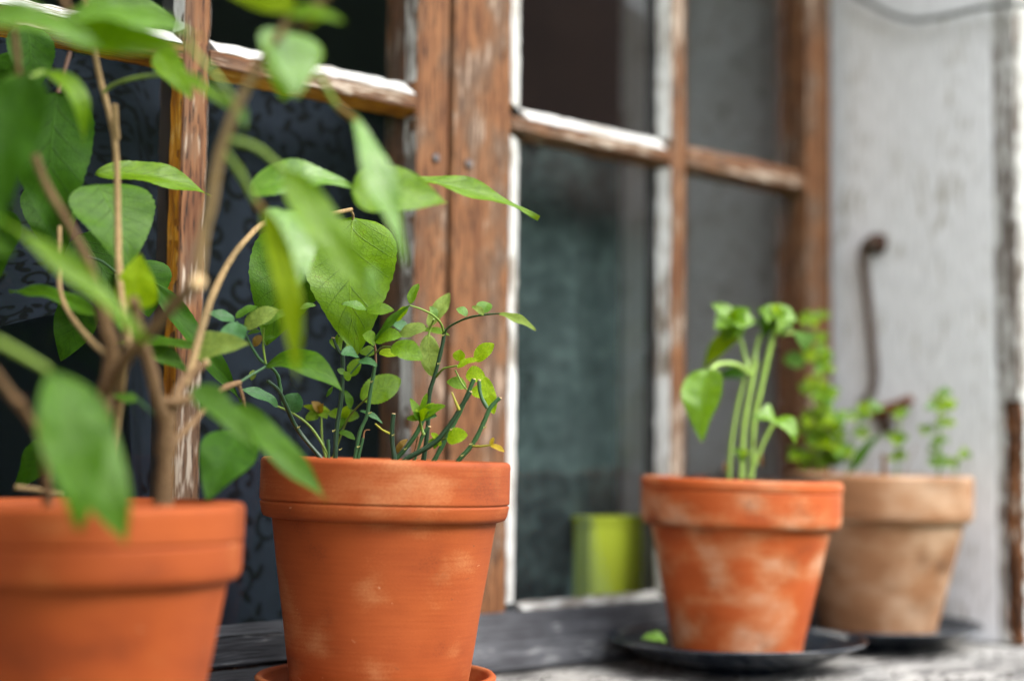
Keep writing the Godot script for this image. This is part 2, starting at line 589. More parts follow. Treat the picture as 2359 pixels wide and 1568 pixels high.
func materials() -> void:
	var white := Color(0.85, 0.85, 0.84)
	M.brown_wood = wood_mat(21, Color(0.35, 0.215, 0.13), Color(0.6, 0.42, 0.275), Color(0.62, 0.53, 0.46), 0.35, 0.12, 0.75, 1.4, 0.75)
	M.bar_wood = wood_mat(31, Color(0.32, 0.19, 0.11), Color(0.57, 0.4, 0.26), Color(0.68, 0.62, 0.56), 0.36, 0.12, 0.7, 1.9, 0.6)
	M.putty_worn = wood_mat(57, Color(0.34, 0.3, 0.27), Color(0.6, 0.58, 0.56), Color(0.76, 0.755, 0.74), 0.52, 0.2, 0.75, 1.4)
	M.rust_light = speckle_mat(195, [Color(0.2, 0.11, 0.06), Color(0.5, 0.29, 0.16), Color(0.62, 0.38, 0.22)], 0.05, 30.0, 0.85, 0.1)
	M.dark_wood = wood_mat(41, Color(0.16, 0.09, 0.06), Color(0.42, 0.25, 0.15), Color(0.6, 0.5, 0.4), 0.33, 0.12)
	M.putty_white = wood_mat(51, Color(0.42, 0.37, 0.32), Color(0.8, 0.79, 0.77), white, 0.62, 0.1, 0.65)
	M.putty_amber = wood_mat(61, Color(0.52, 0.3, 0.06), Color(0.96, 0.68, 0.2), Color(0.92, 0.74, 0.42), 0.4, 0.2, 0.42, 1.4)
	M.grey_paint = wood_mat(64, Color(0.17, 0.17, 0.185), Color(0.38, 0.385, 0.4), Color(0.58, 0.58, 0.58), 0.3, 0.15, 0.7, 1.2)
	M.white_board = wood_mat(67, Color(0.66, 0.64, 0.6), Color(0.9, 0.9, 0.9), Color(0.95, 0.95, 0.955), 0.7, 0.06, 0.6, 1.4)
	M.rot = wood_mat(69, Color(0.07, 0.04, 0.025), Color(0.62, 0.39, 0.22), Color(0.8, 0.78, 0.74), 0.36, 0.4, 0.9, 1.8)
	M.sill = wood_mat(73, Color(0.27, 0.265, 0.26), Color(0.55, 0.54, 0.53), Color(0.68, 0.67, 0.65), 0.5, 0.25, 0.85, 1.5)
	M.clay_orange = clay_mat(101, Color(0.62, 0.29, 0.095), Color(0.54, 0.23, 0.06), Color(0.7, 0.44, 0.27), 0.36, 0.12)
	M.clay_pink = clay_mat(111, Color(0.62, 0.295, 0.11), Color(0.55, 0.24, 0.07), Color(0.72, 0.51, 0.37), 0.45, 0.14)
	M.clay_bloom = clay_mat(121, Color(0.7, 0.33, 0.13), Color(0.61, 0.27, 0.09), Color(0.78, 0.66, 0.57), 0.6, 0.3)
	M.clay_old = clay_mat(131, Color(0.6, 0.43, 0.3), Color(0.5, 0.345, 0.225), Color(0.72, 0.61, 0.51), 0.58, 0.28)
	M.plaster = speckle_mat(141, [Color(0.56, 0.54, 0.5), Color(0.74, 0.74, 0.72), Color(0.76, 0.77, 0.76), Color(0.8, 0.81, 0.8)], 0.02, 5.0, 0.95, 0.5)
	M.soil = speckle_mat(151, [Color(0.1, 0.07, 0.05), Color(0.2, 0.14, 0.1), Color(0.33, 0.25, 0.19)], 0.06, 14.0, 1.0, 0.3)
	M.grass = speckle_mat(161, [Color(0.16, 0.24, 0.1), Color(0.26, 0.36, 0.14), Color(0.36, 0.42, 0.2)], 0.05, 1.0, 1.0, 1.0)
	M.render_wall = speckle_mat(171, [Color(0.3, 0.4, 0.36), Color(0.58, 0.68, 0.65), Color(0.8, 0.86, 0.84)], 0.025, 0.45)
	M.dirt_glaze = speckle_mat(181, [Color(0.04, 0.075, 0.105), Color(0.065, 0.11, 0.15), Color(0.1, 0.125, 0.15), Color(0.36, 0.32, 0.27)], 0.02, 9.0, 0.16, 0.05, 0.6)
	M.rust = speckle_mat(191, [Color(0.09, 0.055, 0.04), Color(0.25, 0.14, 0.09), Color(0.42, 0.24, 0.13)], 0.05, 30.0, 0.85, 0.1)
	M.iron = speckle_mat(201, [Color(0.2, 0.16, 0.14), Color(0.36, 0.31, 0.28), Color(0.42, 0.3, 0.22)], 0.04, 30.0, 0.6, 0.05)
	M.bark = speckle_mat(211, [Color(0.27, 0.2, 0.14), Color(0.48, 0.37, 0.26), Color(0.62, 0.51, 0.38)], 0.05, 22.0, 0.8, 0.12)
	M.twig = speckle_mat(221, [Color(0.4, 0.31, 0.2), Color(0.6, 0.5, 0.35), Color(0.7, 0.6, 0.44)], 0.05, 30.0, 0.75, 0.06)
	M.glaze = mat(Color(0.055, 0.095, 0.145), 0.07, null, null, 0, 0.7)
	M.inner_paint = mat(Color(0.2, 0.2, 0.21), 0.6)
	M.basil = mat(Color.WHITE, 0.5)
	M.cut = mat(Color(0.78, 0.66, 0.48), 0.85)
	M.green_stem = mat(Color(0.2, 0.34, 0.19), 0.45)
	M.green_stem.backlight_enabled = true
	M.green_stem.backlight = Color(0.2, 0.25, 0.1)
	M.dark_stem = mat(Color(0.12, 0.22, 0.13), 0.4)
	M.young_stem = mat(Color(0.45, 0.55, 0.2), 0.5)
	M.red_stem = mat(Color(0.4, 0.26, 0.17), 0.5)
	M.pale_stem = mat(Color(0.62, 0.74, 0.36), 0.4)
	M.pale_stem.backlight_enabled = true
	M.pale_stem.backlight = Color(0.5, 0.55, 0.3)
	M.bud = mat(Color(0.62, 0.6, 0.2), 0.5)
	M.thorn = mat(Color(0.5, 0.48, 0.24), 0.5)
	M.dry = mat(Color(0.48, 0.33, 0.2), 0.8)
	M.screw = mat(Color(0.42, 0.4, 0.4), 0.45)
	M.screw.metallic = 0.7
	M.cable = mat(Color(0.4, 0.41, 0.4), 0.5)
	M.tub = mat(Color(0.52, 0.58, 0.06), 0.6)
	M.roof_tile = speckle_mat(231, [Color(0.1, 0.075, 0.06), Color(0.32, 0.23, 0.19), Color(0.5, 0.38, 0.32)], 0.03, 0.7)
	M.glass = mat(Color(0.25, 0.27, 0.28, 0.03), 0.03)
	M.glass.transparency = BaseMaterial3D.TRANSPARENCY_ALPHA
	M.curtain = curtain_mat()
	M.curtain_green = speckle_mat(241, [Color(0.05, 0.075, 0.08), Color(0.11, 0.145, 0.15), Color(0.17, 0.215, 0.215), Color(0.23, 0.285, 0.28)], 0.022, 5.0, 0.9, 0.05, 0.2)
	var maps := leaf_maps()
	M.basil = leaf_mat(maps, Color(0.5, 0.69, 0.1), 0.8, 0.3, 0.7)
	M.mid = leaf_mat(maps, Color(0.29, 0.46, 0.02), 0.7, 0.46, 0.36)
	M.deep = leaf_mat(maps, Color(0.21, 0.38, 0.014), 0.6, 0.52, 0.3)  # darker mature green; also puts the shade of inner leaves into colour
	M.bright = leaf_mat(maps, Color(0.47, 0.64, 0.004), 1.0, 0.42, 0.5)
	M.lime = leaf_mat(maps, Color(0.62, 0.75, 0.03), 0.9, 0.5, 0.35)
	M.olive = leaf_mat(maps, Color(0.5, 0.6, 0.0), 1.0, 0.55, 0.25)
	M.pale = leaf_mat(maps, Color(0.42, 0.6, 0.17), 0.6, 0.36, 0.6)
	M.teal = leaf_mat(maps, Color(0.26, 0.47, 0.24), 0.4, 0.4, 0.55)
	M.grey_leaf = leaf_mat(maps, Color(0.54, 0.63, 0.28), 0.7, 0.6, 0.35)
	M.yellow = leaf_mat(maps, Color(0.8, 0.68, 0.05), 0.8, 0.5)
	M.amber = leaf_mat(maps, Color(0.58, 0.45, 0.12), 0.7, 0.5)
	M.needle = leaf_mat(maps, Color(0.12, 0.2, 0.1), 0.2, 0.7, 0.2)

# ---------- setting ----------
func setting(called: String, m: Material) -> void:
	org = Vector3.ZERO
	commit(called, m, self).set_meta("kind", "structure")

func surroundings() -> void:
	org = Vector3.ZERO
	box(Vector3(-120, -1.25, -120), Vector3(120, -0.95, 120))
	setting("ground", M.grass)
	# what the panes mirror: a clipped hedge in front of the left casement, a rendered outbuilding with a tiled roof farther right
	var h := thing("garden_hedge", "tall dark clipped hedge across the garden, facing the window", "hedge", Vector3(2.1, -0.95, 5.6))
	var rows := []
	var hv := PackedFloat32Array()
	for i in 25:
		var row := PackedVector3Array()
		var a := PI * i / 24.0
		for j in 61:
			var x := -0.6 + 5.4 * j / 60.0
			var p := Vector3(x, -0.95 + 4.1 * pow(sin(a), 0.35), 5.6 - 0.75 * cos(a))
			row.append(p + Vector3(0, 1, -1) * 0.16 * wob.get_noise_3d(x * 1.9, i * 0.5, 2.0))
		rows.append(row)
		hv.append(i * 0.2)
	grid(rows, ramp(61, 5.0), hv, false, 1.0)
	var core := commit("foliage_body", M.needle, h)
	core.set_meta("kind", "stuff")
	var mm := MultiMesh.new()
	mm.transform_format = MultiMesh.TRANSFORM_3D
	org = Vector3.ZERO
	blade(Vector3.ZERO, Vector3(0, 0.085, 0.03), 0.04, 0.0, 0.05, 0.2, 1, 0.0)
	var one := commit("leaf", M.needle, self)
	mm.mesh = one.mesh
	remove_child(one)
	one.free()
	mm.instance_count = 3000
	for k in 3000:
		var row: PackedVector3Array = rows[rng.randi_range(2, 20)]
		var p: Vector3 = row[rng.randi_range(0, 60)] + Vector3(rng.randf_range(-0.1, 0.1), rng.randf_range(-0.12, 0.12), rng.randf_range(-0.08, 0.02))
		mm.set_instance_transform(k, Transform3D(Basis.from_euler(Vector3(rng.randf_range(-1.2, 0.6), rng.randf() * TAU, rng.randf_range(-1, 1))), p - h.position))
	var mi := MultiMeshInstance3D.new()
	mi.name = "foliage"
	mi.multimesh = mm
	mi.material_override = M.needle
	mi.set_meta("kind", "stuff")
	h.add_child(mi)
	var s := thing("outbuilding", "low grey-green rendered outbuilding with brown tiled roof, opposite the window", "outbuilding", Vector3(12, -0.95, 7.5))
	box(Vector3(5.0, -0.95, 6.0), Vector3(19.0, 1.75, 9.5))
	commit("wall", M.render_wall, s)
	bar(Vector3(4.8, 0, 0), Vector3(19.3, 0, 0), Vector3(0, 0, 1), Vector3.UP, [Vector2(5.55, 1.6), Vector2(7.75, 3.9), Vector2(9.95, 1.6), Vector2(9.95, 1.72), Vector2(7.75, 4.05), Vector2(5.55, 1.72)])
	commit("roof", M.roof_tile, s)
	box(Vector3(9.6, -0.94, 5.97), Vector3(10.5, 1.05, 5.998))
	commit("door", M.dark_wood, s)

func wall_and_room() -> void:
	var g := thing("added_sky_blocker", "added dark boarded shed standing out from the house left of the window", "blocker", Vector3(-1.3, -0.95, 0.9))  # unseen boarded block added to cut sky light and darken the pots' left sides
	box(Vector3(-2.6, -0.949, 0.205), Vector3(-1.22, 1.9, 1.6))
	commit("core", M.dark_wood, g)
	for k in 11:
		box(Vector3(-1.219, -0.949, 0.21 + 0.126 * k), Vector3(-1.2, 1.88, 0.33 + 0.126 * k), 0.003)
		commit("board", M.dark_wood, g)
	box(Vector3(-2.7, 1.901, 0.204), Vector3(-1.1, 1.96, 1.72))
	commit("roof", M.roof_tile, g)
	var w := thing("house_wall", "crumbling whitewashed house wall around the old window", "wall", Vector3(0.2, -0.95, 0))
	box(Vector3(0.7, -0.95, -0.3), Vector3(3.0, 2.3, 0.2))
	commit("masonry", M.plaster, w)
	box(Vector3(-3.0, -0.95, -0.3), Vector3(-0.375, 2.3, 0.2))
	commit("masonry", M.plaster, w)
	box(Vector3(-0.375, 0.915, -0.3), Vector3(0.7, 2.3, 0.2))
	commit("masonry", M.plaster, w)
	box(Vector3(-0.375, -0.95, -0.3), Vector3(0.7, -0.052, 0.2))
	commit("masonry", M.plaster, w)
	org = Vector3.ZERO
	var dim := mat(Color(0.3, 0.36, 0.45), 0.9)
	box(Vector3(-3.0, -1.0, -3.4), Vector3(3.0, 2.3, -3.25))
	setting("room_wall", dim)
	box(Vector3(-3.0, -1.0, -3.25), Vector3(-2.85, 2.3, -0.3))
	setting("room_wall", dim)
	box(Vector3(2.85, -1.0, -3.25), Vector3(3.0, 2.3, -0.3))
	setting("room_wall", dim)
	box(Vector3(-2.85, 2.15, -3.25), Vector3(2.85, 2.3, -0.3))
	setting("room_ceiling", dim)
	box(Vector3(-2.85, -0.94, -3.25), Vector3(2.85, -0.85, -0.3))
	setting("room_floor", M.dark_wood)
	# inner window board and curtain
	var b := thing("inner_window_board", "plain dark board inside the window behind the panes", "window board", Vector3(0.15, 0, -0.17))
	box(Vector3(-0.374, -0.02, -0.299), Vector3(0.699, 0.012, -0.052), 0.002)
	commit("board", M.dark_wood, b)
	var c := thing("patterned_curtain", "dark blue-grey half curtain with scroll pattern behind the left casement", "curtain", Vector3(0.05, 0.02, -0.06))
	var rows := []
	for i in 13:
		var row := PackedVector3Array()
		for j in 121:
			var x := -0.33 + 0.49 * j / 120.0
			var low := 0.016 + 0.235 * smoothstep(-0.055, -0.075, x) + 0.008 * sin(x * 40.0) * smoothstep(-0.055, -0.075, x)
			row.append(Vector3(x, lerpf(low, 0.446, i / 12.0), -0.062 + 0.0045 * sin(x * 75.0 + i * 0.05) + 0.003 * sin(x * 31.0)))
		rows.append(row)
	grid(rows, ramp(121, 0.5), ramp(13, 0.43), false, -1.0)
	commit("cloth", M.curtain, c)
	var c2 := thing("grey_green_curtain", "grey-green half curtain behind the right casement, mottled in lighter and darker patches", "curtain", Vector3(0.31, 0.02, -0.06))  # mottled cloth gives this pane its murky grey-green tone
	var rows2 := []
	for i in 13:
		var row := PackedVector3Array()
		for j in 91:
			var x := 0.168 + 0.268 * j / 90.0
			row.append(Vector3(x, 0.016 + 0.43 * i / 12.0, -0.064 + 0.004 * sin(x * 88.0 + i * 0.06) + 0.003 * sin(x * 37.0)))
		rows2.append(row)
	grid(rows2, ramp(91, 0.3), ramp(13, 0.43), false, -1.0)
	commit("cloth", M.curtain_green, c2)
	org = c.position
	tube([Vector3(-0.36, 0.449, -0.062), Vector3(0.1, 0.449, -0.062), Vector3(0.6, 0.449, -0.062)], [0.004, 0.004, 0.004], 8)
	commit("rod", M.dark_wood, c)
	var t := thing("plastic_tub", "small yellow-green plastic tub seen through the lower right-hand pane", "tub", Vector3(0.403, 0.0125, -0.041))
	bar(Vector3(0, 0.0125, 0), Vector3(0, 0.108, 0), Vector3.RIGHT, Vector3.BACK, rect(0.368, 0.438, -0.054, -0.028, 0.004))
	commit("body", M.tub, t)
	bar(Vector3(0, 0.1082, 0), Vector3(0, 0.1135, 0), Vector3.RIGHT, Vector3.BACK, rect(0.3665, 0.4395, -0.0555, -0.0265, 0.004))
	commit("lid", M.tub, t)

func bead(o: Node3D, called: String, m: Material, a: Vector3, b: Vector3, across: Vector3, w: float, top := 0.0134, rag := 0.0011) -> void:
	bar(a, b, across, Vector3.BACK, [Vector2(0, 0.0003), Vector2(w * 0.35, top * 0.42), Vector2(w, top), Vector2(w, 0.0003)], 48, rag)
	commit(called, m, o)

func pane(o: Node3D, x0: float, x1: float, y0: float, y1: float) -> void:
	var rows := []
	for i in 25:
		var row := PackedVector3Array()
		for j in 13:
			var x := lerpf(x0, x1, j / 12.0)
			var y := lerpf(y0, y1, i / 24.0)
			row.append(Vector3(x, y, -0.001 + 0.00035 * wob.get_noise_3d(x * 9.0, y * 6.0, 3.3)))
		rows.append(row)
	grid(rows, ramp(13), ramp(25), false, -1.0)
	commit("window_pane", M.glass, o)

# one casement of four panes; x: outer edge, stile face end, glass start, bar (glass side, face, face, glass side), glass end, stile face start, outer edge
func casement(label: String, x: Array, look: Dictionary) -> Node3D:
	var o := thing("casement_window", label, "casement", Vector3((x[0] + x[9]) / 2.0, 0.02, 0), "wooden casements of the window")
	var y := [0.0497, 0.424, 0.429, 0.4405, 0.451, 0.84]
	var up := Vector3.UP
	var rt := Vector3.RIGHT
	var out := Vector3.BACK
	for s in [[x[0], x[1], "stile"], [x[8], x[9], "hinge_stile"]]:
		bar(Vector3(0, 0.022, 0), Vector3(0, 0.882, 0), rt, out, [Vector2(s[0], -0.024), Vector2(s[1], -0.024), Vector2(s[1], 0.0118), Vector2(s[1] - 0.0009, 0.0134), Vector2(s[1] - 0.0025, 0.0142), Vector2(s[0] + 0.0025, 0.0142), Vector2(s[0] + 0.0009, 0.0134), Vector2(s[0], 0.0118)], 70, 0.0004)
		commit("stile", look.get(s[2], M.brown_wood), o)
	bar(Vector3(x[1], 0, 0), Vector3(x[8], 0, 0), up, out, rect(0.0222, 0.043, -0.024, 0.0136, 0.002), 60, 0.0006)
	commit("bottom_rail", M.grey_paint, o)
	bar(Vector3(x[1], 0, 0), Vector3(x[8], 0, 0), up, out, rect(0.846, 0.882, -0.024, 0.0138, 0.002), 10, 0.0004)
	commit("top_rail", M.brown_wood, o)
	bar(Vector3(0, 0.0431, 0), Vector3(0, 0.8458, 0), rt, out, rect(x[4] + 0.002, x[5] - 0.002, -0.02, -0.0018, 0.0015), 2)
	commit("inner_bar", M.inner_paint, o)
	bar(Vector3(0, 0.0431, 0), Vector3(0, 0.8458, 0), rt, out, rect(x[4], x[5], 0.0004, 0.0138, 0.0015), 110, 0.0005)
	commit("muntin", M.bar_wood, o)
	for s in [[x[1], x[4] - 0.0005], [x[5] + 0.0005, x[8]]]:
		bar(Vector3(s[0], 0, 0), Vector3(s[1], 0, 0), up, out, rect(y[2], y[3], -0.02, 0.0136, 0.0015), 40, 0.0006)
		commit("glazing_bar", M.bar_wood, o)
	var k := 0
	for s in [[x[2], x[3], x[1], x[4]], [x[6], x[7], x[5], x[8]]]:
		for q in [[y[0], y[1], 0.0431, y[2]], [y[4], y[5], y[3], 0.846]]:
			var beads: Array = look.beads[k]
			pane(o, s[2], s[3], q[2], q[3])
			bead(o, "putty", M[beads[0]], Vector3(s[0], q[0], 0), Vector3(s[0], q[1], 0), Vector3.LEFT, s[0] - s[2])
			bead(o, "putty", M[beads[1]], Vector3(s[1], q[0], 0), Vector3(s[1], q[1], 0), Vector3.RIGHT, s[3] - s[1])
			bead(o, "putty", M[beads[2]], Vector3(s[0], q[0], 0), Vector3(s[1], q[0], 0), Vector3.DOWN, q[0] - q[2])
			bead(o, "putty", M[beads[3]], Vector3(s[0], q[1], 0), Vector3(s[1], q[1], 0), Vector3.UP, q[3] - q[1])
			k += 1
	return o

func window() -> void:
	var f := thing("window_frame", "dark weathered fixed frame holding both casements", "window frame", Vector3(0.16, 0, -0.03))
	box(Vector3(0.6695, 0.0, -0.05), Vector3(0.6848, 0.9, -0.004), 0.002)
	commit("jamb", M.dark_wood, f)
	box(Vector3(-0.36, 0.0, -0.05), Vector3(-0.3175, 0.9, -0.004), 0.002)
	commit("jamb", M.dark_wood, f)
	box(Vector3(-0.317, 0.884, -0.05), Vector3(0.669, 0.9, -0.004), 0.002)
	commit("head", M.dark_wood, f)
	box(Vector3(-0.317, 0.001, -0.05), Vector3(0.669, 0.0205, 0.004), 0.002)
	commit("bottom_member", M.dark_wood, f)
	var l := casement("left casement with amber varnish and white putty flaking off its bars", [-0.315, -0.275, -0.262, -0.0787, -0.078, -0.0575, -0.051, 0.1255, 0.1262, 0.1593],
		{"beads": [["putty_white", "putty_amber", "grey_paint", "putty_amber"], ["putty_white", "putty_white", "putty_white", "putty_white"], ["putty_white", "putty_worn", "grey_paint", "putty_amber"], ["putty_white", "putty_worn", "putty_white", "putty_white"]]})
	var r := casement("right casement beside the white lining, with white muntin and a yellow-green tub behind its pane", [0.1634, 0.2257, 0.2471, 0.418, 0.4224, 0.4435, 0.451, 0.6262, 0.6268, 0.667],
		{"beads": [["putty_white", "putty_white", "putty_worn", "bar_wood"], ["putty_white", "putty_white", "putty_white", "putty_white"], ["bar_wood", "bar_wood", "grey_paint", "bar_wood"], ["bar_wood", "bar_wood", "bar_wood", "putty_white"]]})
	# weather bars at the foot of both
	org = l.position
	bar(Vector3(-0.31, 0, 0), Vector3(0.1595, 0, 0), Vector3.UP, Vector3.BACK, [Vector2(0.021, 0.0145), Vector2(0.0205, 0.026), Vector2(0.0185, 0.034), Vector2(0.014, 0.04), Vector2(0.008, 0.042), Vector2(0.002, 0.0405), Vector2(0.002, 0.0145)], 60, 0.0007)
	commit("weather_bar", M.grey_paint, l)
	org = r.position
	bar(Vector3(0.163, 0, 0), Vector3(0.666, 0, 0), Vector3.UP, Vector3.BACK, [Vector2(0.044, 0.0145), Vector2(0.0425, 0.0175), Vector2(0.036, 0.0215), Vector2(0.028, 0.0255), Vector2(0.021, 0.031), Vector2(0.016, 0.0385), Vector2(0.011, 0.0435), Vector2(0.005, 0.0445), Vector2(0.002, 0.042), Vector2(0.002, 0.0145)], 60, 0.0007)
	commit("weather_bar", M.grey_paint, r)
	for s in [[l, 0.1455], [r, 0.1795]]:
		org = (s[0] as Node3D).position
		tube([Vector3(s[1], 0.394, 0.0135), Vector3(s[1], 0.394, 0.0155), Vector3(s[1], 0.394, 0.0163)], [0.0036, 0.0036, 0.0024], 12, 0.0, 1)
		commit("screw", M.screw, s[0])

func lining() -> void:
	var s := thing("window_sill", "grey weathered wooden sill under the flowerpots", "window sill", Vector3(0.16, 0, 0.15))
	bar(Vector3(-0.359, 0, 0), Vector3(0.6842, 0, 0), Vector3.BACK, Vector3.UP, [Vector2(-0.03, -0.05), Vector2(0.335, -0.05), Vector2(0.345, -0.04), Vector2(0.345, -0.012), Vector2(0.333, -0.0008), Vector2(0.21, -0.0004), Vector2(0.1, 0.0), Vector2(-0.03, 0.0)], 110, 0.0009)
	commit("board", M.sill, s)
	bar(Vector3(0.685, 0, 0), Vector3(0.85, 0, 0), Vector3.BACK, Vector3.UP, [Vector2(0.203, -0.05), Vector2(0.335, -0.05), Vector2(0.345, -0.04), Vector2(0.345, -0.012), Vector2(0.333, -0.0008), Vector2(0.203, -0.0002)], 30, 0.0012)
	commit("horn", M.sill, s)
	var w := thing("window_lining", "white-painted reveal boards beside the window, rotten at the outer corner", "window lining", Vector3(0.69, 0, 0.1))
	bar(Vector3(0, 0.0015, 0), Vector3(0, 0.9, 0), Vector3.BACK, Vector3.LEFT, [Vector2(0.0, -0.699), Vector2(0.181, -0.699), Vector2(0.181, -0.6862), Vector2(0.179, -0.6852), Vector2(0.13, -0.6848), Vector2(0.06, -0.6852), Vector2(0.002, -0.6848), Vector2(0.0, -0.687)], 60, 0.0005)
	commit("side_board", M.white_board, w)
	bar(Vector3(0, 0.0015, 0), Vector3(0, 0.9, 0), Vector3.BACK, Vector3.RIGHT, rect(0.0, 0.196, -0.374, -0.361, 0.001), 10, 0.0004)
	commit("side_board", M.white_board, w)
	bar(Vector3(-0.36, 0, 0), Vector3(0.6845, 0, 0), Vector3.BACK, Vector3.UP, rect(0.0, 0.196, 0.9008, 0.9142, 0.001), 10, 0.0004)
	commit("head_board", M.white_board, w)
	bar(Vector3(0, 0.0015, 0), Vector3(0, 0.9, 0), Vector3.BACK, Vector3.LEFT, [Vector2(0.1816, -0.699), Vector2(0.1885, -0.699), Vector2(0.1885, -0.6866), Vector2(0.187, -0.6856), Vector2(0.1816, -0.6854)], 130, 0.0011)
	commit("edge_bead", M.putty_worn, w)
	bar(Vector3(0, 0.222, 0), Vector3(0, 0.9, 0), Vector3.BACK, Vector3.LEFT, [Vector2(0.189, -0.699), Vector2(0.204, -0.699), Vector2(0.206, -0.69), Vector2(0.2035, -0.6858), Vector2(0.189, -0.686)], 150, 0.0022)
	commit("corner_trim", M.putty_worn, w)
	bar(Vector3(0, 0.0015, 0), Vector3(0, 0.236, 0), Vector3.BACK, Vector3.LEFT, [Vector2(0.19, -0.699), Vector2(0.2005, -0.699), Vector2(0.2025, -0.695), Vector2(0.2, -0.6885), Vector2(0.19, -0.6875)], 130, 0.0042)
	commit("corner_trim", M.rot, w).set_meta("label", "rotten brown lower length of the corner trim")

func small_things() -> void:
	# crumbs of soil scattered on the sill round the dishes
	var mm := MultiMesh.new()
	mm.transform_format = MultiMesh.TRANSFORM_3D
	var sp := SphereMesh.new()
	sp.radius = 0.001
	sp.height = 0.0015
	sp.radial_segments = 7
	sp.rings = 4
	sp.material = M.soil
	mm.mesh = sp
	mm.instance_count = 260
	for i in 260:
		var x := rng.randf_range(0.05, 0.66)
		var z := rng.randf_range(0.05, 0.3)
		var q := rng.randf_range(0.3, 1.5)
		mm.set_instance_transform(i, Transform3D(Basis.from_euler(Vector3(rng.randf() * 6.0, rng.randf() * 6.0, 0)).scaled(Vector3(q, q * 0.8, q * 1.3)), Vector3(x, 0.0008, z)))
	var mi := MultiMeshInstance3D.new()
	mi.name = "soil_crumbs"
	mi.multimesh = mm
	mi.set_meta("kind", "stuff")
	tag(mi, "crumbs of dark soil scattered on the sill around the dishes", "soil crumbs")
	add_child(mi)
	# window stay hanging on the white reveal board
	var px := 0.6835
	var h := meet_x(2022, 562, px)
	var k := thing("iron_window_hook", "rusty iron hook hanging from a screw eye on the white reveal board", "window hook", h)
	tube([h + Vector3(0.003, 0, 0), h + Vector3(-0.006, 0.001, 0), h + Vector3(-0.012, -0.001, 0.001)], [0.0105, 0.0085, 0.0035], 12, 0.35)
	commit("screw_eye", M.rust, k)
	var e1 := Vector3(-0.009, 0, 0)
	tube([meet_x(2040, 568, px) + e1, meet_x(2018, 560, px) + e1 * 1.4, meet_x(2000, 580, px) + e1, meet_x(2004, 640, px) + e1 * 0.8, meet_x(2016, 760, px) + e1 * 0.7, meet_x(2023, 850, px) + e1 * 0.7, meet_x(2020, 898, px) + e1 * 0.8, meet_x(2004, 925, px) + e1, meet_x(1992, 922, px) + e1], [0.003, 0.0042, 0.0045, 0.0042, 0.004, 0.0042, 0.0042, 0.004, 0.0026], 10, 0.15)
	commit("rod", M.iron, k)
	var g := meet_x(2040, 950, px)
	var p := thing("rusty_iron_lug", "short rusty iron lug nailed to the reveal board below the hook", "iron lug", g)
	tube([meet_x(2020, 950, px) + Vector3(-0.002, 0, 0), meet_x(2048, 948, px) + Vector3(-0.008, 0, 0), meet_x(2080, 934, px) + Vector3(-0.01, 0, 0), meet_x(2112, 920, px) + Vector3(-0.009, 0, 0)], [0.006, 0.0075, 0.005, 0.004], 10, 0.3)
	commit("lug", M.rust_light, p)
	tube([g + Vector3(0.003, -0.012, 0), g + Vector3(-0.005, -0.0125, 0)], [0.008, 0.006], 10, 0.3)
	commit("bracket", M.iron, p)
	var q := thing("grey_cable", "thin grey cable sagging across the top of the white reveal board", "cable", meet_x(2110, 40, 0.67))
	tube([meet_x(1960, -20, 0.672), meet_x(1990, 0, 0.672), meet_x(2045, 28, 0.672), meet_x(2085, 42, 0.672), meet_x(2120, 45, 0.672), meet_x(2180, 36, 0.672), meet_x(2260, 17, 0.672), meet_x(2345, 8, 0.672), meet_x(2380, 12, 0.672)], [0.0028, 0.0028, 0.0028, 0.0028, 0.0028, 0.0028, 0.0028, 0.0028, 0.0028], 10)
	commit("cable", M.cable, q)

# ---------- pots ----------
func pot(label: String, mid: Vector3, H: float, R: float, rb: float, r0: float, band: float, grooves: Array, m: Material, lean: float, mr: Material) -> void:
	var o := thing("terracotta_pot", label, "flowerpot", mid, "terracotta pots on the window sill")
	var hb := H - band
	var prof := [Vector2(0.002, 0.0), Vector2(r0 - 0.003, 0.0), Vector2(r0 - 0.0008, 0.0012), Vector2(r0, 0.004)]
	for k in range(1, 12): prof.append(Vector2(lerpf(r0, rb, k / 12.0), lerpf(0.004, hb, k / 12.0)))
	prof.append_array([Vector2(rb, hb), Vector2(rb, hb + 0.01), Vector2(rb - 0.008, hb + 0.01), Vector2(rb - 0.009, hb), Vector2(r0 - 0.006, 0.008), Vector2(0.002, 0.008)])
	lathe(mid, prof, 96, 6.25, 0.006)
	commit("body", m, o)
	var q := [Vector2(rb - 0.0005, hb + 0.0004), Vector2(R - 0.0055, hb - 0.0003), Vector2(R - 0.003, hb + 0.0006), Vector2(R - 0.0016, hb + 0.003), Vector2(R - 0.001, hb + 0.0065)]
	for g in grooves:
		var y: float = H - band * g
		q.append_array([Vector2(R - 0.0006, y - 0.0016), Vector2(R - 0.0007, y - 0.0007), Vector2(R - 0.0015, y - 0.0003), Vector2(R - 0.0015, y + 0.0003), Vector2(R - 0.0005, y + 0.0007), Vector2(R - 0.0003, y + 0.0016)])
	q.append_array([Vector2(R - 0.0002, H - 0.006), Vector2(R, H - 0.0035), Vector2(R - 0.0006, H - 0.0014), Vector2(R - 0.0022, H - 0.0002), Vector2(R - 0.0045, H), Vector2(R - 0.0075, H - 0.0006), Vector2(R - 0.009, H - 0.0035), Vector2(rb - 0.0095, hb + 0.012), Vector2(rb - 0.004, hb + 0.0115)])
	lathe(mid, q, 96, 6.25, 0.004)
	commit("rim", mr, o)
	o.rotate(cam.basis.z, deg_to_rad(-lean))

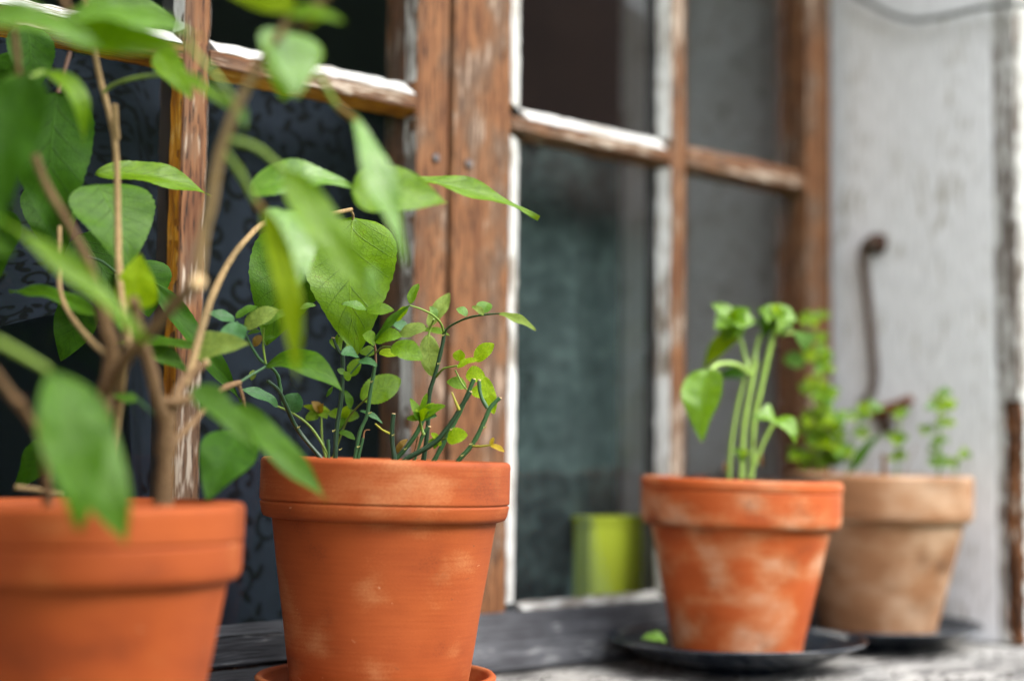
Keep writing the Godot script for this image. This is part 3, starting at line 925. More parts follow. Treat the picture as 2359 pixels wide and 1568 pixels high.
func soil(label: String, mid: Vector3, r: float) -> void:
	var o := thing("potting_soil", label, "potting soil", mid)
	var prof := []
	for k in 12: prof.append(Vector2(r * (1.0 - k / 12.0), 0.0))
	prof.append(Vector2(0.0005, 0.0))
	lathe(mid, prof, 40, 6.0, 0.0)
	for i in V.size():
		var p := V[i]
		if p.length() < r * 0.95:
			V[i] = p + Vector3.UP * (0.004 * wob.get_noise_3d(p.x * 90.0, p.z * 90.0, mid.x * 5.0) + 0.002 * wob.get_noise_3d(p.x * 300.0, p.z * 300.0, 4.0))
	commit("soil", M.soil, o)

func saucer(label: String, mid: Vector3, R: float, h: float, m: Material) -> void:
	var o := thing("clay_saucer", label, "saucer", mid, "clay saucers under the nearer pots")
	lathe(mid, [Vector2(0.002, 0), Vector2(R - 0.009, 0), Vector2(R - 0.0065, 0.002), Vector2(R - 0.0005, h - 0.004), Vector2(R, h - 0.0018), Vector2(R - 0.0015, h - 0.0002), Vector2(R - 0.004, h - 0.0003), Vector2(R - 0.0055, h - 0.002), Vector2(R - 0.012, 0.006), Vector2(0.002, 0.006)], 96, 6.25, 0.006)
	commit("body", m, o)

func dish(label: String, mid: Vector3, R: float, h: float, rf: float) -> void:
	var o := thing("glazed_dish", label, "dish", mid, "dark glazed dishes under the farther pots")
	lathe(mid, [Vector2(rf - 0.004, 0.003), Vector2(rf - 0.003, 0.0), Vector2(rf, 0.0), Vector2(rf + 0.0015, 0.0045), Vector2(R * 0.62, 0.0075), Vector2(R * 0.8, h * 0.52), Vector2(R * 0.94, h * 0.83), Vector2(R - 0.0008, h - 0.0022)], 96, 6.0, 0.003)
	commit("underside", M.glaze, o)
	lathe(mid, [Vector2(R - 0.0008, h - 0.0022), Vector2(R, h - 0.0008), Vector2(R - 0.001, h), Vector2(R - 0.0032, h - 0.0006), Vector2(R * 0.93, h - 0.004)], 96, 6.0, 0.003)
	commit("rim", M.glaze, o)
	lathe(mid, [Vector2(R * 0.93, h - 0.004), Vector2(R * 0.82, h * 0.66), Vector2(R * 0.66, h * 0.52), Vector2(R * 0.5, h * 0.48), Vector2(0.002, h * 0.47)], 96, 6.0, 0.003)
	commit("well", M.dirt_glaze, o)

func pots() -> void:
	var p1 := Vector3(-0.2317, 0.0065, 0.1846)
	var p2 := Vector3(0.0027, 0.0065, 0.1329)
	var p3 := Vector3(0.3640, 0.0135, 0.1345)
	var p4 := Vector3(0.5771, 0.0115, 0.1240)
	saucer("terracotta saucer under the orange pot with the shrub", Vector3(p1.x + 0.004, 0.0006, p1.z), 0.084, 0.027, M.clay_orange)
	saucer("terracotta saucer under the pot with the cut-back rose", Vector3(p2.x + 0.001, 0.0006, p2.z - 0.004), 0.0765, 0.0275, M.clay_pink)
	dish("dark blue glazed dish under the basil pot, a fallen leaf in it", Vector3(0.367, 0.0006, 0.1300), 0.1035, 0.0248, 0.047)
	dish("dark glazed dish under the browner pot beside the white lining", Vector3(0.580, 0.0006, 0.1140), 0.0985, 0.0215, 0.045)
	pot("orange terracotta pot with a broad plain rim holding the leafy shrub", p1, 0.1346, 0.08, 0.0722, 0.055, 0.039, [0.5], M.clay_orange, 0.0, M.clay_orange)
	pot("orange terracotta pot with pinkish rim holding the cut-back rose", p2, 0.1572, 0.0797, 0.0715, 0.0545, 0.0375, [0.73], M.clay_pink, 1.0, M.clay_pink)
	pot("bright orange terracotta pot with lime bloom and a scratch, holding basil", p3, 0.1366, 0.08, 0.0712, 0.0505, 0.037, [0.25], M.clay_bloom, 1.3, M.clay_bloom)
	pot("faded brown terracotta pot with ringed rim, holding a small-leaved herb", p4, 0.1416, 0.0825, 0.0745, 0.05, 0.041, [0.62, 0.74, 0.86], M.clay_old, 0.6, M.clay_old)
	soil("dark soil in the orange pot of the leafy shrub", p1 + Vector3(0, 0.1346 - 0.008, 0), 0.0695)
	soil("dark soil inside the pinkish rim around the rose canes", p2 + Vector3(0, 0.1572 - 0.012, 0), 0.0685)
	soil("crumbly dark soil in the basil pot", p3 + Vector3(0, 0.1366 - 0.0008, 0), 0.0695)
	soil("mossy soil in the faded brown herb pot", p4 + Vector3(0, 0.1416 - 0.0025, 0), 0.0715)

# ---------- plants ----------
func shrub() -> void:
	plant = thing("potted_shrub", "tall woody shrub with large toothed pointed leaves, in the nearest pot", "shrub", Vector3(-0.2317, 0.13, 0.1846))
	# wood
	st("stem", "bark", [Vector3(374, 1180, 0.80), Vector3(380, 1080, 0.80), Vector3(384, 1000, 0.80), Vector3(385, 955, 0.80)], 21, 21)
	st("stem", "bark", [Vector3(380, 975, 0.80), Vector3(364, 925, 0.795), Vector3(342, 835, 0.79), Vector3(322, 780, 0.785), Vector3(312, 715, 0.78), Vector3(305, 690, 0.775)], 16, 11)
	st("stem", "bark", [Vector3(234, 1200, 0.79), Vector3(236, 1020, 0.79), Vector3(240, 920, 0.785), Vector3(257, 815, 0.78), Vector3(242, 750, 0.775), Vector3(228, 668, 0.77)], 20, 15, 0.2)
	st("stem", "twig", [Vector3(262, 1180, 0.84), Vector3(264, 1046, 0.84), Vector3(272, 940, 0.835), Vector3(283, 862, 0.82), Vector3(296, 790, 0.82), Vector3(283, 700, 0.83)], 10, 7)
	st("branch", "bark", [Vector3(250, 890, 0.78), Vector3(296, 816, 0.755), Vector3(350, 760, 0.74), Vector3(411, 690, 0.725), Vector3(451, 652, 0.715)], 17, 15, 0.2)
	st("cut_end", "cut", [Vector3(446, 656, 0.717), Vector3(458, 646, 0.7125)], 15, 15, 0.1)
	st("branch", "bark", [Vector3(388, 968, 0.80), Vector3(402, 922, 0.81), Vector3(421, 880, 0.82), Vector3(473, 836, 0.83)], 13, 9, 0.3)
	st("cut_end", "cut", [Vector3(471, 837, 0.83), Vector3(477, 832, 0.831)], 9, 8, 0.1)
	st("branch", "bark", [Vector3(378, 925, 0.80), Vector3(405, 930, 0.80), Vector3(440, 915, 0.805), Vector3(455, 905, 0.81)], 14, 6, 0.5)
	st("branch", "twig", [Vector3(426, 886, 0.82), Vector3(442, 838, 0.83), Vector3(463, 758, 0.85), Vector3(490, 676, 0.875), Vector3(530, 598, 0.9), Vector3(569, 548, 0.925), Vector3(611, 512, 0.945), Vector3(678, 503, 0.965), Vector3(740, 497, 0.975), Vector3(787, 487, 0.98), Vector3(810, 482, 0.985)], 10, 4.5, 0.15)
	st("branch", "bark", [Vector3(392, 1030, 0.80), Vector3(411, 1006, 0.81), Vector3(440, 975, 0.83), Vector3(469, 943, 0.85), Vector3(510, 896, 0.9), Vector3(552, 881, 0.93)], 9, 7, 0.4)
	st("petiole", "green_stem", [Vector3(550, 881, 0.93), Vector3(580, 862, 0.94), Vector3(612, 844, 0.95)], 3.5, 3)
	st("branch", "bark", [Vector3(548, 884, 0.93), Vector3(557, 910, 0.93), Vector3(566, 950, 0.935)], 5, 3)
	st("branch", "bark", [Vector3(110, 1180, 0.76), Vector3(98, 1030, 0.74), Vector3(64, 962, 0.72), Vector3(38, 928, 0.71), Vector3(-20, 850, 0.69)], 12, 9, 0.2)
	st("branch", "bark", [Vector3(64, 962, 0.72), Vector3(42, 920, 0.705)], 10, 9, 0.1)
	st("branch", "twig", [Vector3(292, 800, 0.82), Vector3(280, 700, 0.835), Vector3(272, 600, 0.85), Vector3(270, 514, 0.86), Vector3(268, 395, 0.865), Vector3(262, 318, 0.865), Vector3(247, 247, 0.865), Vector3(230, 185, 0.865), Vector3(217, 123, 0.86), Vector3(198, 25, 0.85), Vector3(192, -25, 0.85)], 8, 6, 0.15)
	st("branch", "twig", [Vector3(268, 320, 0.865), Vector3(265, 288, 0.862), Vector3(263, 241, 0.858)], 7.5, 7, 0.1)
	st("branch", "bark", [Vector3(250, 740, 0.775), Vector3(206, 613, 0.765), Vector3(156, 514, 0.76), Vector3(107, 430, 0.76), Vector3(78, 357, 0.76)], 9, 8)
	st("branch", "twig", [Vector3(240, 815, 0.79), Vector3(210, 787, 0.82), Vector3(160, 725, 0.85), Vector3(137, 668, 0.86), Vector3(136, 590, 0.87), Vector3(136, 522, 0.88)], 6, 4.5)
	st("branch", "red_stem", [Vector3(44, 230, 0.78), Vector3(41, 165, 0.775), Vector3(33, 95, 0.77), Vector3(26, 30, 0.765)], 7, 7)
	st("branch", "twig", [Vector3(455, 665, 0.735), Vector3(464, 560, 0.73), Vector3(484, 473, 0.725), Vector3(502, 370, 0.72), Vector3(523, 304, 0.718), Vector3(547, 243, 0.716), Vector3(592, 156, 0.714), Vector3(648, 73, 0.71), Vector3(672, 40, 0.71), Vector3(735, 5, 0.705), Vector3(760, -25, 0.7)], 12, 10, 0.15)
	st("branch", "red_stem", [Vector3(690, 70, 0.71), Vector3(712, 45, 0.708), Vector3(738, 12, 0.705), Vector3(752, -15, 0.705)], 9, 8)
	st("petiole", "young_stem", [Vector3(527, 322, 0.718), Vector3(560, 328, 0.72), Vector3(600, 346, 0.73), Vector3(655, 394, 0.74)], 8, 6)
	st("petiole", "young_stem", [Vector3(516, 350, 0.72), Vector3(540, 380, 0.725), Vector3(562, 415, 0.73), Vector3(592, 472, 0.74), Vector3(606, 484, 0.74)], 8, 6)
	st("petiole", "young_stem", [Vector3(430, 96, 0.72), Vector3(455, 130, 0.725), Vector3(485, 160, 0.725), Vector3(539, 232, 0.72)], 6, 6)
	st("petiole", "young_stem", [Vector3(730, 165, 0.74), Vector3(755, 210, 0.745), Vector3(778, 248, 0.75), Vector3(800, 262, 0.755), Vector3(818, 274, 0.76)], 6, 7)
	st("petiole", "amber", [Vector3(774, 242, 0.749), Vector3(797, 260, 0.752), Vector3(817, 276, 0.757)], 8, 8)
	st("petiole", "amber", [Vector3(588, 464, 0.738), Vector3(598, 476, 0.739), Vector3(607, 488, 0.74)], 9, 8)
	st("branch", "bark", [Vector3(140, -10, 0.75), Vector3(152, 12, 0.75), Vector3(169, 40, 0.75)], 6, 6)
	st("petiole", "young_stem", [Vector3(235, 214, 0.865), Vector3(258, 196, 0.86), Vector3(290, 184, 0.85), Vector3(335, 175, 0.845), Vector3(376, 172, 0.84)], 4, 5)
	st("petiole", "young_stem", [Vector3(46, 190, 0.78), Vector3(60, 180, 0.785), Vector3(99, 165, 0.80)], 6, 5)
	st("petiole", "green_stem", [Vector3(318, 690, 0.85), Vector3(318, 712, 0.85), Vector3(322, 745, 0.83)], 4, 4)
	st("petiole", "young_stem", [Vector3(-20, 780, 0.66), Vector3(40, 812, 0.67), Vector3(111, 853, 0.68)], 9, 8)
	st("petiole", "green_stem", [Vector3(365, 958, 0.80), Vector3(345, 947, 0.80), Vector3(317, 921, 0.81)], 4, 4)
	st("petiole", "green_stem", [Vector3(201, 590, 0.93), Vector3(235, 603, 0.94), Vector3(264, 626, 0.95)], 3, 3)
	st("petiole", "red_stem", [Vector3(160, 120, 0.91), Vector3(148, 160, 0.905), Vector3(132, 214, 0.9)], 5, 5)
	st("petiole", "twig", [Vector3(806, 483, 0.985), Vector3(813, 495, 0.988), Vector3(812, 506, 0.99)], 3, 2.5)
	st("twig", "twig", [Vector3(33, 1122, 0.83), Vector3(80, 1128, 0.835), Vector3(142, 1140, 0.84)], 7, 6, 0.3)
	# rest of the crown past the frame, unseen leaves added for shade, then inner fillers
	for k in 46:
		var bx := rng.randf_range(-460, -70)
		var by := rng.randf_range(-330, 560)
		var dd := rng.randf_range(0.7, 0.92)
		var l := rng.randf_range(130, 230)
		lf(["mid", "deep", "bright"][k % 3], bx, by, bx + rng.randf_range(-0.9, 0.1) * l, by + rng.randf_range(0.3, 1.0) * l, l * 0.5, dd, rng.randf_range(-0.04, 0.04), rng.randf_range(5, 50), 0.06, 0.2)
	for k in 30:  # shading leaves added above and nearer the front, out of view
		var x0 := rng.randf_range(-330, 300)
		var y0 := rng.randf_range(-620, -330)
		var w0 := rng.randf_range(140, 240)
		lf(["mid", "deep", "bright"][k % 3], x0, y0, x0 + rng.randf_range(-0.7, 0.7) * w0, y0 + rng.randf_range(0.1, 0.6) * w0, w0 * 0.6, rng.randf_range(0.56, 0.74), rng.randf_range(-0.05, 0.02), rng.randf_range(30, 65), 0.06, 0.2)
	for k in 26:
		var bx := rng.randf_range(-60, 560)
		var by := rng.randf_range(-420, -170)
		var l := rng.randf_range(90, 160)
		lf(["mid", "deep", "bright"][k % 3], bx, by, bx + rng.randf_range(-0.7, 0.7) * l, by + rng.randf_range(0.2, 0.8) * l, l * 0.55, rng.randf_range(0.72, 0.95), rng.randf_range(-0.04, 0.04), rng.randf_range(20, 60), 0.06, 0.2)
	for p in [Vector3(60, 60, 0.93), Vector3(20, 300, 0.94), Vector3(90, 420, 0.96), Vector3(10, 480, 0.92), Vector3(190, 690, 0.98), Vector3(310, 600, 0.98)]:
		lf("deep", p.x, p.y, p.x + rng.randf_range(-60, 60), p.y + rng.randf_range(130, 190), rng.randf_range(90, 130), p.z, 0.0, rng.randf_range(5, 35), 0.05, 0.18)
	# leaves, far ones first
	lf("deep", 46, 120, 30, 265, 105, 0.95, 0.01, 20)
	lf("deep", 120, 1020, 35, 1130, 65, 0.92, 0.02, 30)
	lf("deep", 130, 212, 132, 560, 182, 0.91, 0.0, 8, 0.05, 0.12)
	lf("deep", 60, 170, -5, 530, 150, 0.75, -0.02, 15)
	lf("deep", 180, 540, 290, 715, 110, 0.97, 0.0, 20)
	lf("deep", 350, 650, 555, 926, 52, 0.98, 0.02, 35, 0.03, 0.3, 1)
	lf("mid", 222, 424, 292, 618, 178, 0.915, -0.01, 28, 0.05, 0.15)
	lf("bright", 218, 399, 486, 452, 52, 0.93, 0.03, 48, 0.06, 0.3, 1)
	lf("pale", 186, -18, 402, 44, 74, 0.9, 0.01, 30, 0.04, 0.2)
	lf("lime", 318, 712, 322, 583, 96, 0.845, 0.0, 10, 0.04, 0.15)
	lf("mid", 220, 728, 20, 671, 34, 0.87, 0.03, 45, 0.06, 0.3, 1)
	lf("mid", 268, 790, 470, 802, 27, 0.9, 0.0, 50, 0.04, 0.3, 1)
	lf("grey_leaf", 440, 806, 576, 792, 62, 0.89, 0.0, 30, 0.06, 0.2)
	lf("mid", 342, 803, 432, 858, 44, 0.9, 0.0, 30)
	lf("mid", 317, 922, 252, 910, 22, 0.82, 0.0, 40)
	lf("mid", 300, 785, 256, 702, 30, 0.85, 0.0, 40)
	lf("deep", 548, 996, 474, 1152, 128, 0.87, -0.03, 15, 0.05, 0.12)
	lf("mid", 612, 843, 791, 905, 60, 0.95, -0.02, 42, 0.22, 0.22, 1, 0.02)
	lf("mid", 690, 528, 612, 796, 186, 1.0, -0.01, 6, 0.04, 0.1)
	lf("bright", 812, 500, 822, 818, 212, 0.99, -0.01, 4, 0.04, 0.1)
	lf("pale", 573, 442, 815, 432, 72, 0.88, 0.02, 35, 0.14, 0.25)
	lf("bright", 808, 440, 1030, 467, 112, 0.85, 0.02, 28, 0.05, 0.2)
	lf("bright", 938, 411, 1241, 503, 34, 0.92, 0.03, 55, 0.03, 0.4, 1)
	lf("pale", 642, 480, 688, 662, 112, 0.84, -0.02, 30, 0.06, 0.15)
	# nearer, out of focus
	lf("bright", 99, 163, 190, 330, 46, 0.8, 0.0, 30, 0.32, 0.3, 1)
	lf("bright", 42, 168, -12, 225, 18, 0.78, -0.01, 40, 0.05, 0.3, 1)
	lf("bright", 362, 120, 443, 230, 62, 0.84, -0.01, 12)
	lf("bright", 400, 160, 560, 262, 26, 0.75, -0.02, 45, 0.03, 0.3, 1)
	lf("pale", 165, 36, 466, 88, 50, 0.735, -0.01, 55, 0.05, 0.35)
	lf("bright", 140, 52, 430, 112, 92, 0.74, -0.005, 20, 0.05, 0.25)
	lf("pale", -40, 36, 240, 116, 62, 0.7, 0.0, 45, 0.05, 0.3)
	lf("pale", 132, 62, 168, 28, 26, 0.72, 0.0, 30)
	lf("olive", 680, 8, 496, -30, 66, 0.72, 0.0, 15, 0.04, 0.15)
	lf("bright", 655, 32, 792, 50, 32, 0.71, -0.01, 45, 0.12, 0.3, 1)
	lf("olive", 738, 18, 702, 70, 34, 0.71, 0.0, 20)
	lf("bright", 690, 78, 652, 232, 140, 0.745, 0.0, 6, 0.05, 0.15)
	lf("pale", 648, 72, 684, 224, 124, 0.72, -0.015, 30, 0.05, 0.2)
	lf("pale", 546, 238, 562, 298, 24, 0.72, -0.01, 20)
	lf("bright", 653, 388, 852, 690, 92, 0.74, -0.005, 22, 0.05, 0.25, 1)
	lf("pale", 852, 610, 856, 690, 26, 0.735, 0.0, 25, 0.05, 0.2, 1)
	lf("pale", 812, 262, 934, 610, 62, 0.757, -0.01, 40, 0.06, 0.2, 1)
	lf("olive", 605, 478, 683, 880, 60, 0.74, -0.02, 12, 0.07, 0.3, 1)
	lf("bright", 334, 785, -20, 492, 46, 0.71, -0.01, 35, 0.05, 0.35, 1)
	lf("mid", -25, 556, 27, 592, 34, 0.7, 0.0, 30)
	lf("mid", 447, 890, 592, 1038, 62, 0.77, -0.01, 32, 0.05, 0.2)
	lf("mid", 540, 930, 752, 1152, 66, 0.8, -0.02, 30, 0.05, 0.2, 1)
	lf("mid", 116, 856, 182, 1224, 142, 0.682, -0.012, 24, 0.07, 0.2, 1)
	lf("mid", 122, 852, 289, 1254, 146, 0.695, -0.015, 28, 0.06, 0.15, 1)

func rose() -> void:
	plant = thing("potted_rose", "cut-back rose with bare green canes and small toothed leaflets, in the pinkish-rimmed pot", "rose", Vector3(0.0027, 0.15, 0.1329))
	var d := 0.985
	# canes
	st("cane", "dark_stem", [Vector3(745, 1068, d), Vector3(736, 1052, d), Vector3(684, 988, d), Vector3(655, 928, 0.975), Vector3(640, 898, 0.97), Vector3(615, 877, 0.965)], 5.6, 4.5)
	st("cane", "green_stem", [Vector3(645, 905, 0.972), Vector3(641, 872, 0.97), Vector3(628, 850, 0.965), Vector3(600, 830, 0.955), Vector3(581, 803, 0.95), Vector3(563, 768, 0.945), Vector3(544, 740, 0.94)], 5, 2.2, 0.3)
	st("cane", "young_stem", [Vector3(611, 836, 0.957), Vector3(605, 795, 0.955), Vector3(607, 756, 0.95)], 2.6, 2)
	st("cane", "dark_stem", [Vector3(771, 1070, d), Vector3(772, 1051, d), Vector3(774, 995, d), Vector3(785, 919, d), Vector3(789, 854, d), Vector3(788, 812, d)], 6, 5)
	st("cane", "dark_stem", [Vector3(788, 818, d), Vector3(778, 806, d), Vector3(767, 778, d)], 4.2, 3.6)
	st("cane", "dark_stem", [Vector3(788, 818, d), Vector3(791, 800, d), Vector3(794, 779, d)], 4.6, 4.4)
	st("cane", "green_stem", [Vector3(816, 1072, d), Vector3(818, 1049, d), Vector3(823, 1020, d), Vector3(830, 990, d), Vector3(845, 955, d), Vector3(852, 904, d), Vector3(864, 838, d)], 5, 4.2)
	st("cane", "red_stem", [Vector3(865, 838, d), Vector3(864, 805, d), Vector3(860, 786, d), Vector3(852, 757, d), Vector3(841, 716, d)], 3, 2)
	st("cane", "green_stem", [Vector3(822, 1072, d), Vector3(826, 1049, d), Vector3(836, 1008, d)], 4, 3.4)
	st("cane", "dry", [Vector3(836, 1010, d), Vector3(840, 992, d), Vector3(852, 990, d)], 2.6, 0.8, 0.4)
	st("cane", "green_stem", [Vector3(755, 1068, 1.0), Vector3(756, 1050, 1.0), Vector3(755, 1012, 1.0)], 4, 3.6)
	st("cane", "dark_stem", [Vector3(908, 1076, 0.97), Vector3(907, 1054, 0.97), Vector3(902, 1002, 0.97), Vector3(906, 953, 0.97)], 6, 5.6)
	st("bud", "bud", [Vector3(898, 999, 0.97), Vector3(880, 990, 0.965), Vector3(864, 976, 0.96)], 3.2, 1.6, 0.3)
	st("cane", "green_stem", [Vector3(900, 1068, 0.985), Vector3(915, 1053, d), Vector3(937, 1029, d), Vector3(960, 996, d), Vector3(976, 962, d)], 5.4, 5)
	st("cane", "green_stem", [Vector3(952, 1066, 0.99), Vector3(959, 1039, 0.99), Vector3(975, 999, 0.99), Vector3(988, 982, 0.99)], 4.6, 4)
	st("cane", "dry", [Vector3(950, 1056, 0.98), Vector3(958, 1030, 0.98), Vector3(964, 1004, 0.98)], 3, 3, 0.4)
	st("cane", "dark_stem", [Vector3(920, 1068, 0.955), Vector3(940, 1054, 0.955), Vector3(1002, 1018, 0.955), Vector3(1040, 972, 0.955), Vector3(1061, 937, 0.955), Vector3(1083, 902, 0.955)], 6.4, 5.4)
	st("bud", "bud", [Vector3(1057, 944, 0.954), Vector3(1049, 925, 0.953), Vector3(1040, 903, 0.952)], 4.4, 1.4, 0.2)
	st("cane", "green_stem", [Vector3(990, 1074, 0.98), Vector3(1002, 1056, 0.98), Vector3(1024, 1015, 0.98), Vector3(1051, 964, 0.98), Vector3(1069, 926, 0.98), Vector3(1091, 873, 0.98)], 5.6, 5)
	st("cane", "green_stem", [Vector3(1048, 1072, 0.96), Vector3(1059, 1056, 0.96), Vector3(1088, 1023, 0.96), Vector3(1113, 975, 0.96), Vector3(1129, 939, 0.96), Vector3(1151, 916, 0.96)], 5.6, 5)
	st("cane", "green_stem", [Vector3(1122, 940, 0.96), Vector3(1110, 918, 0.96), Vector3(1104, 896, 0.96), Vector3(1103, 876, 0.96)], 5, 4.2)
	st("shoot", "bud", [Vector3(1086, 1027, 0.96), Vector3(1104, 1028, 0.955), Vector3(1132, 1025, 0.95)], 2.6, 2.4)
	st("cane", "dark_stem", [Vector3(975, 1060, 1.0), Vector3(984, 990, 1.0), Vector3(987, 929, 1.0), Vector3(991, 896, 1.0), Vector3(1002, 861, 1.0), Vector3(1018, 796, 1.0), Vector3(1024, 756, 1.0)], 5.6, 4.6)
	st("stalk", "young_stem", [Vector3(1022, 768, 1.0), Vector3(1015, 745, 0.995), Vector3(997, 726, 0.985), Vector3(970, 712, 0.975), Vector3(943, 703, 0.965)], 3, 2)
	st("stalk", "green_stem", [Vector3(1023, 772, 1.0), Vector3(1030, 756, 0.995), Vector3(1053, 742, 0.985), Vector3(1080, 731, 0.975), Vector3(1113, 725, 0.965), Vector3(1150, 722, 0.955)], 3, 2)
	st("stalk", "young_stem", [Vector3(986, 775, 1.01), Vector3(992, 752, 1.01), Vector3(999, 735, 1.005)], 2.4, 2)
	st("stalk", "young_stem", [Vector3(1004, 868, 1.0), Vector3(1012, 858, 0.995), Vector3(1024, 848, 0.99), Vector3(1053, 842, 0.985)], 3, 2)
	st("stalk", "young_stem", [Vector3(1048, 852, 0.985), Vector3(1058, 872, 0.985), Vector3(1066, 886, 0.98), Vector3(1075, 898, 0.98)], 2, 2)
	st("stalk", "green_stem", [Vector3(796, 875, d), Vector3(812, 854, d), Vector3(840, 824, d), Vector3(866, 800, d)], 2.2, 1.6)
	st("stalk", "young_stem", [Vector3(636, 935, 1.0), Vector3(674, 952, 1.0), Vector3(716, 985, 1.0), Vector3(751, 1040, 1.0), Vector3(758, 1064, 1.0)], 2.6, 3.2)
	st("stalk", "young_stem", [Vector3(739, 950, 1.03), Vector3(741, 1012, 1.03), Vector3(750, 1055, 1.03)], 2.4, 3)
	st("stalk", "young_stem", [Vector3(852, 912, d), Vector3(829, 931, 1.0), Vector3(800, 965, 1.02), Vector3(778, 1020, 1.03), Vector3(765, 1060, 1.03)], 2, 2.4)
	st("stalk", "young_stem", [Vector3(976, 1002, 0.97), Vector3(970, 985, 0.97), Vector3(966, 966, 0.965)], 4, 3)
	st("stalk", "young_stem", [Vector3(1010, 1016, 0.96), Vector3(1018, 1012, 0.96), Vector3(1030, 1009, 0.955)], 2.6, 2)
	for p in [Vector3(1024, 758, 1.0), Vector3(906, 953, 0.97), Vector3(1083, 902, 0.955), Vector3(1091, 873, 0.98), Vector3(1151, 916, 0.96), Vector3(1103, 875, 0.96), Vector3(988, 982, 0.99), Vector3(794, 779, d), Vector3(767, 778, d)]:
		st("cut_end", "cut", [p + Vector3(0, 1, 0), p + Vector3(0.3, -1.4, 0)], 4.7, 3.8, 0.15)
	for p in [Vector3(1007, 838, 0.997), Vector3(1113, 985, 0.957), Vector3(1036, 990, 0.952), Vector3(848, 952, 0.982), Vector3(852, 880, 0.982), Vector3(684, 985, 0.982), Vector3(780, 1036, 0.982), Vector3(822, 1030, 0.982), Vector3(765, 993, 0.983), Vector3(1061, 1050, 0.957), Vector3(930, 1035, 0.982), Vector3(902, 1003, 0.967), Vector3(1017, 773, 0.997), Vector3(1081, 1024, 0.957)]:
		st("thorn", "thorn", [p, p + Vector3(4, -1, 0), p + Vector3(7, -4, 0)], 2.6, 0.6, 0.2)
	# leaflets
	var k := 2
	lf("teal", 540, 737, 477, 721, 24, 0.94, -0.01, 40, 0.08, 0.25, k, 0.18)
	lf("mid", 542, 733, 593, 705, 18, 0.94, 0.01, 45, 0.08, 0.25, k, 0.18)
	lf("teal", 549, 744, 519, 810, 56, 0.93, -0.02, 20, 0.06, 0.2, k, 0.16)
	lf("grey_leaf", 562, 756, 642, 714, 40, 0.945, 0.0, 40, 0.1, 0.25, k, 0.2)
	lf("pale", 606, 748, 668, 716, 22, 0.95, 0.0, 40, 0.08, 0.25, k, 0.18)
	lf("pale", 690, 712, 727, 703, 12, 0.97, 0.0, 40, 0.08, 0.25, k, 0.18)
	lf("amber", 601, 772, 584, 798, 20, 0.953, 0.0, 20, 0.12, 0.3, k, 0.1)
	lf("mid", 608, 783, 634, 776, 9, 0.953, 0.0, 40, 0.08, 0.25, k, 0.15)
	lf("mid", 600, 763, 570, 770, 9, 0.953, 0.0, 40, 0.08, 0.25, k, 0.15)
	lf("grey_leaf", 585, 852, 578, 876, 16, 0.955, 0.0, 20, 0.1, 0.3, k, 0.1)
	lf("bright", 758, 784, 812, 804, 30, 1.0, 0.0, 25, 0.08, 0.2, k, 0.16)
	lf("bright", 774, 800, 778, 768, 8, 0.985, 0.0, 20, 0.05, 0.2, k, 0.1)
	lf("teal", 824, 820, 784, 815, 24, 0.97, -0.01, 45, 0.12, 0.25, k, 0.2)
	lf("teal", 824, 832, 869, 843, 17, 0.97, -0.005, 45, 0.1, 0.25, k, 0.2)
	lf("pale", 792, 862, 776, 850, 14, 0.975, 0.0, 30, 0.1, 0.25, k, 0.15)
	lf("bright", 793, 872, 808, 862, 24, 0.97, 0.0, 25, 0.1, 0.2, k, 0.15)
	lf("bright", 806, 866, 828, 826, 30, 1.02, 0.0, 20, 0.08, 0.2, k, 0.16)
	lf("mid", 806, 942, 793, 898, 18, 1.01, 0.0, 20, 0.08, 0.2, k, 0.16)
	lf("mid", 766, 890, 751, 914, 9, 1.0, 0.0, 20, 0.08, 0.2, k, 0.15)
	lf("pale", 843, 714, 786, 700, 18, 0.975, -0.005, 50, 0.1, 0.3, k, 0.22)
	lf("bright", 842, 716, 908, 715, 27, 0.975, 0.0, 40, 0.1, 0.25, k, 0.16)
	lf("mid", 840, 708, 789, 663, 16, 0.99, 0.01, 40, 0.05, 0.3, k, 0.16)
	lf("bright", 863, 788, 834, 772, 30, 0.975, -0.01, 35, 0.1, 0.25, k, 0.2)
	lf("bright", 864, 787, 926, 774, 34, 0.97, -0.005, 40, 0.14, 0.25, k, 0.2)
	lf("pale", 870, 792, 905, 770, 16, 0.99, 0.01, 45, 0.1, 0.25, k, 0.18)
	lf("bright", 900, 799, 973, 829, 48, 0.97, -0.005, 28, 0.1, 0.2, k, 0.22)
	st("stalk", "young_stem", [Vector3(865, 812, d), Vector3(880, 799, 0.975), Vector3(902, 799, 0.97)], 1.8, 1.6)
	lf("bright", 866, 812, 828, 812, 24, 1.0, 0.0, 40, 0.1, 0.2, k, 0.16)
	lf("lime", 872, 812, 912, 820, 20, 1.0, 0.0, 40, 0.1, 0.2, k, 0.16)
	lf("bright", 830, 920, 923, 872, 64, 1.02, 0.01, 14, 0.06, 0.15, k, 0.14)
	lf("teal", 828, 946, 881, 976, 11, 1.0, 0.0, 40, 0.16, 0.3, k, 0.1)
	lf("mid", 779, 995, 818, 1013, 15, 1.01, 0.0, 40, 0.1, 0.25, k, 0.16)
	lf("teal", 640, 936, 553, 898, 24, 1.0, -0.02, 50, 0.1, 0.25, k, 0.12)
	lf("teal", 672, 950, 686, 905, 52, 1.0, 0.0, 30, 0.1, 0.25, k, 0.12)
	for p in [["olive", 697, 935, 14], ["amber", 717, 924, 20], ["amber", 744, 929, 15], ["olive", 757, 944, 17], ["bright", 703, 966, 24], ["bright", 752, 964, 22]]:
		lf(p[0], 737, 951, p[1], p[2], p[3], 1.03, rng.randf_range(-0.01, 0.01), 25, 0.1, 0.25, k, 0.18)
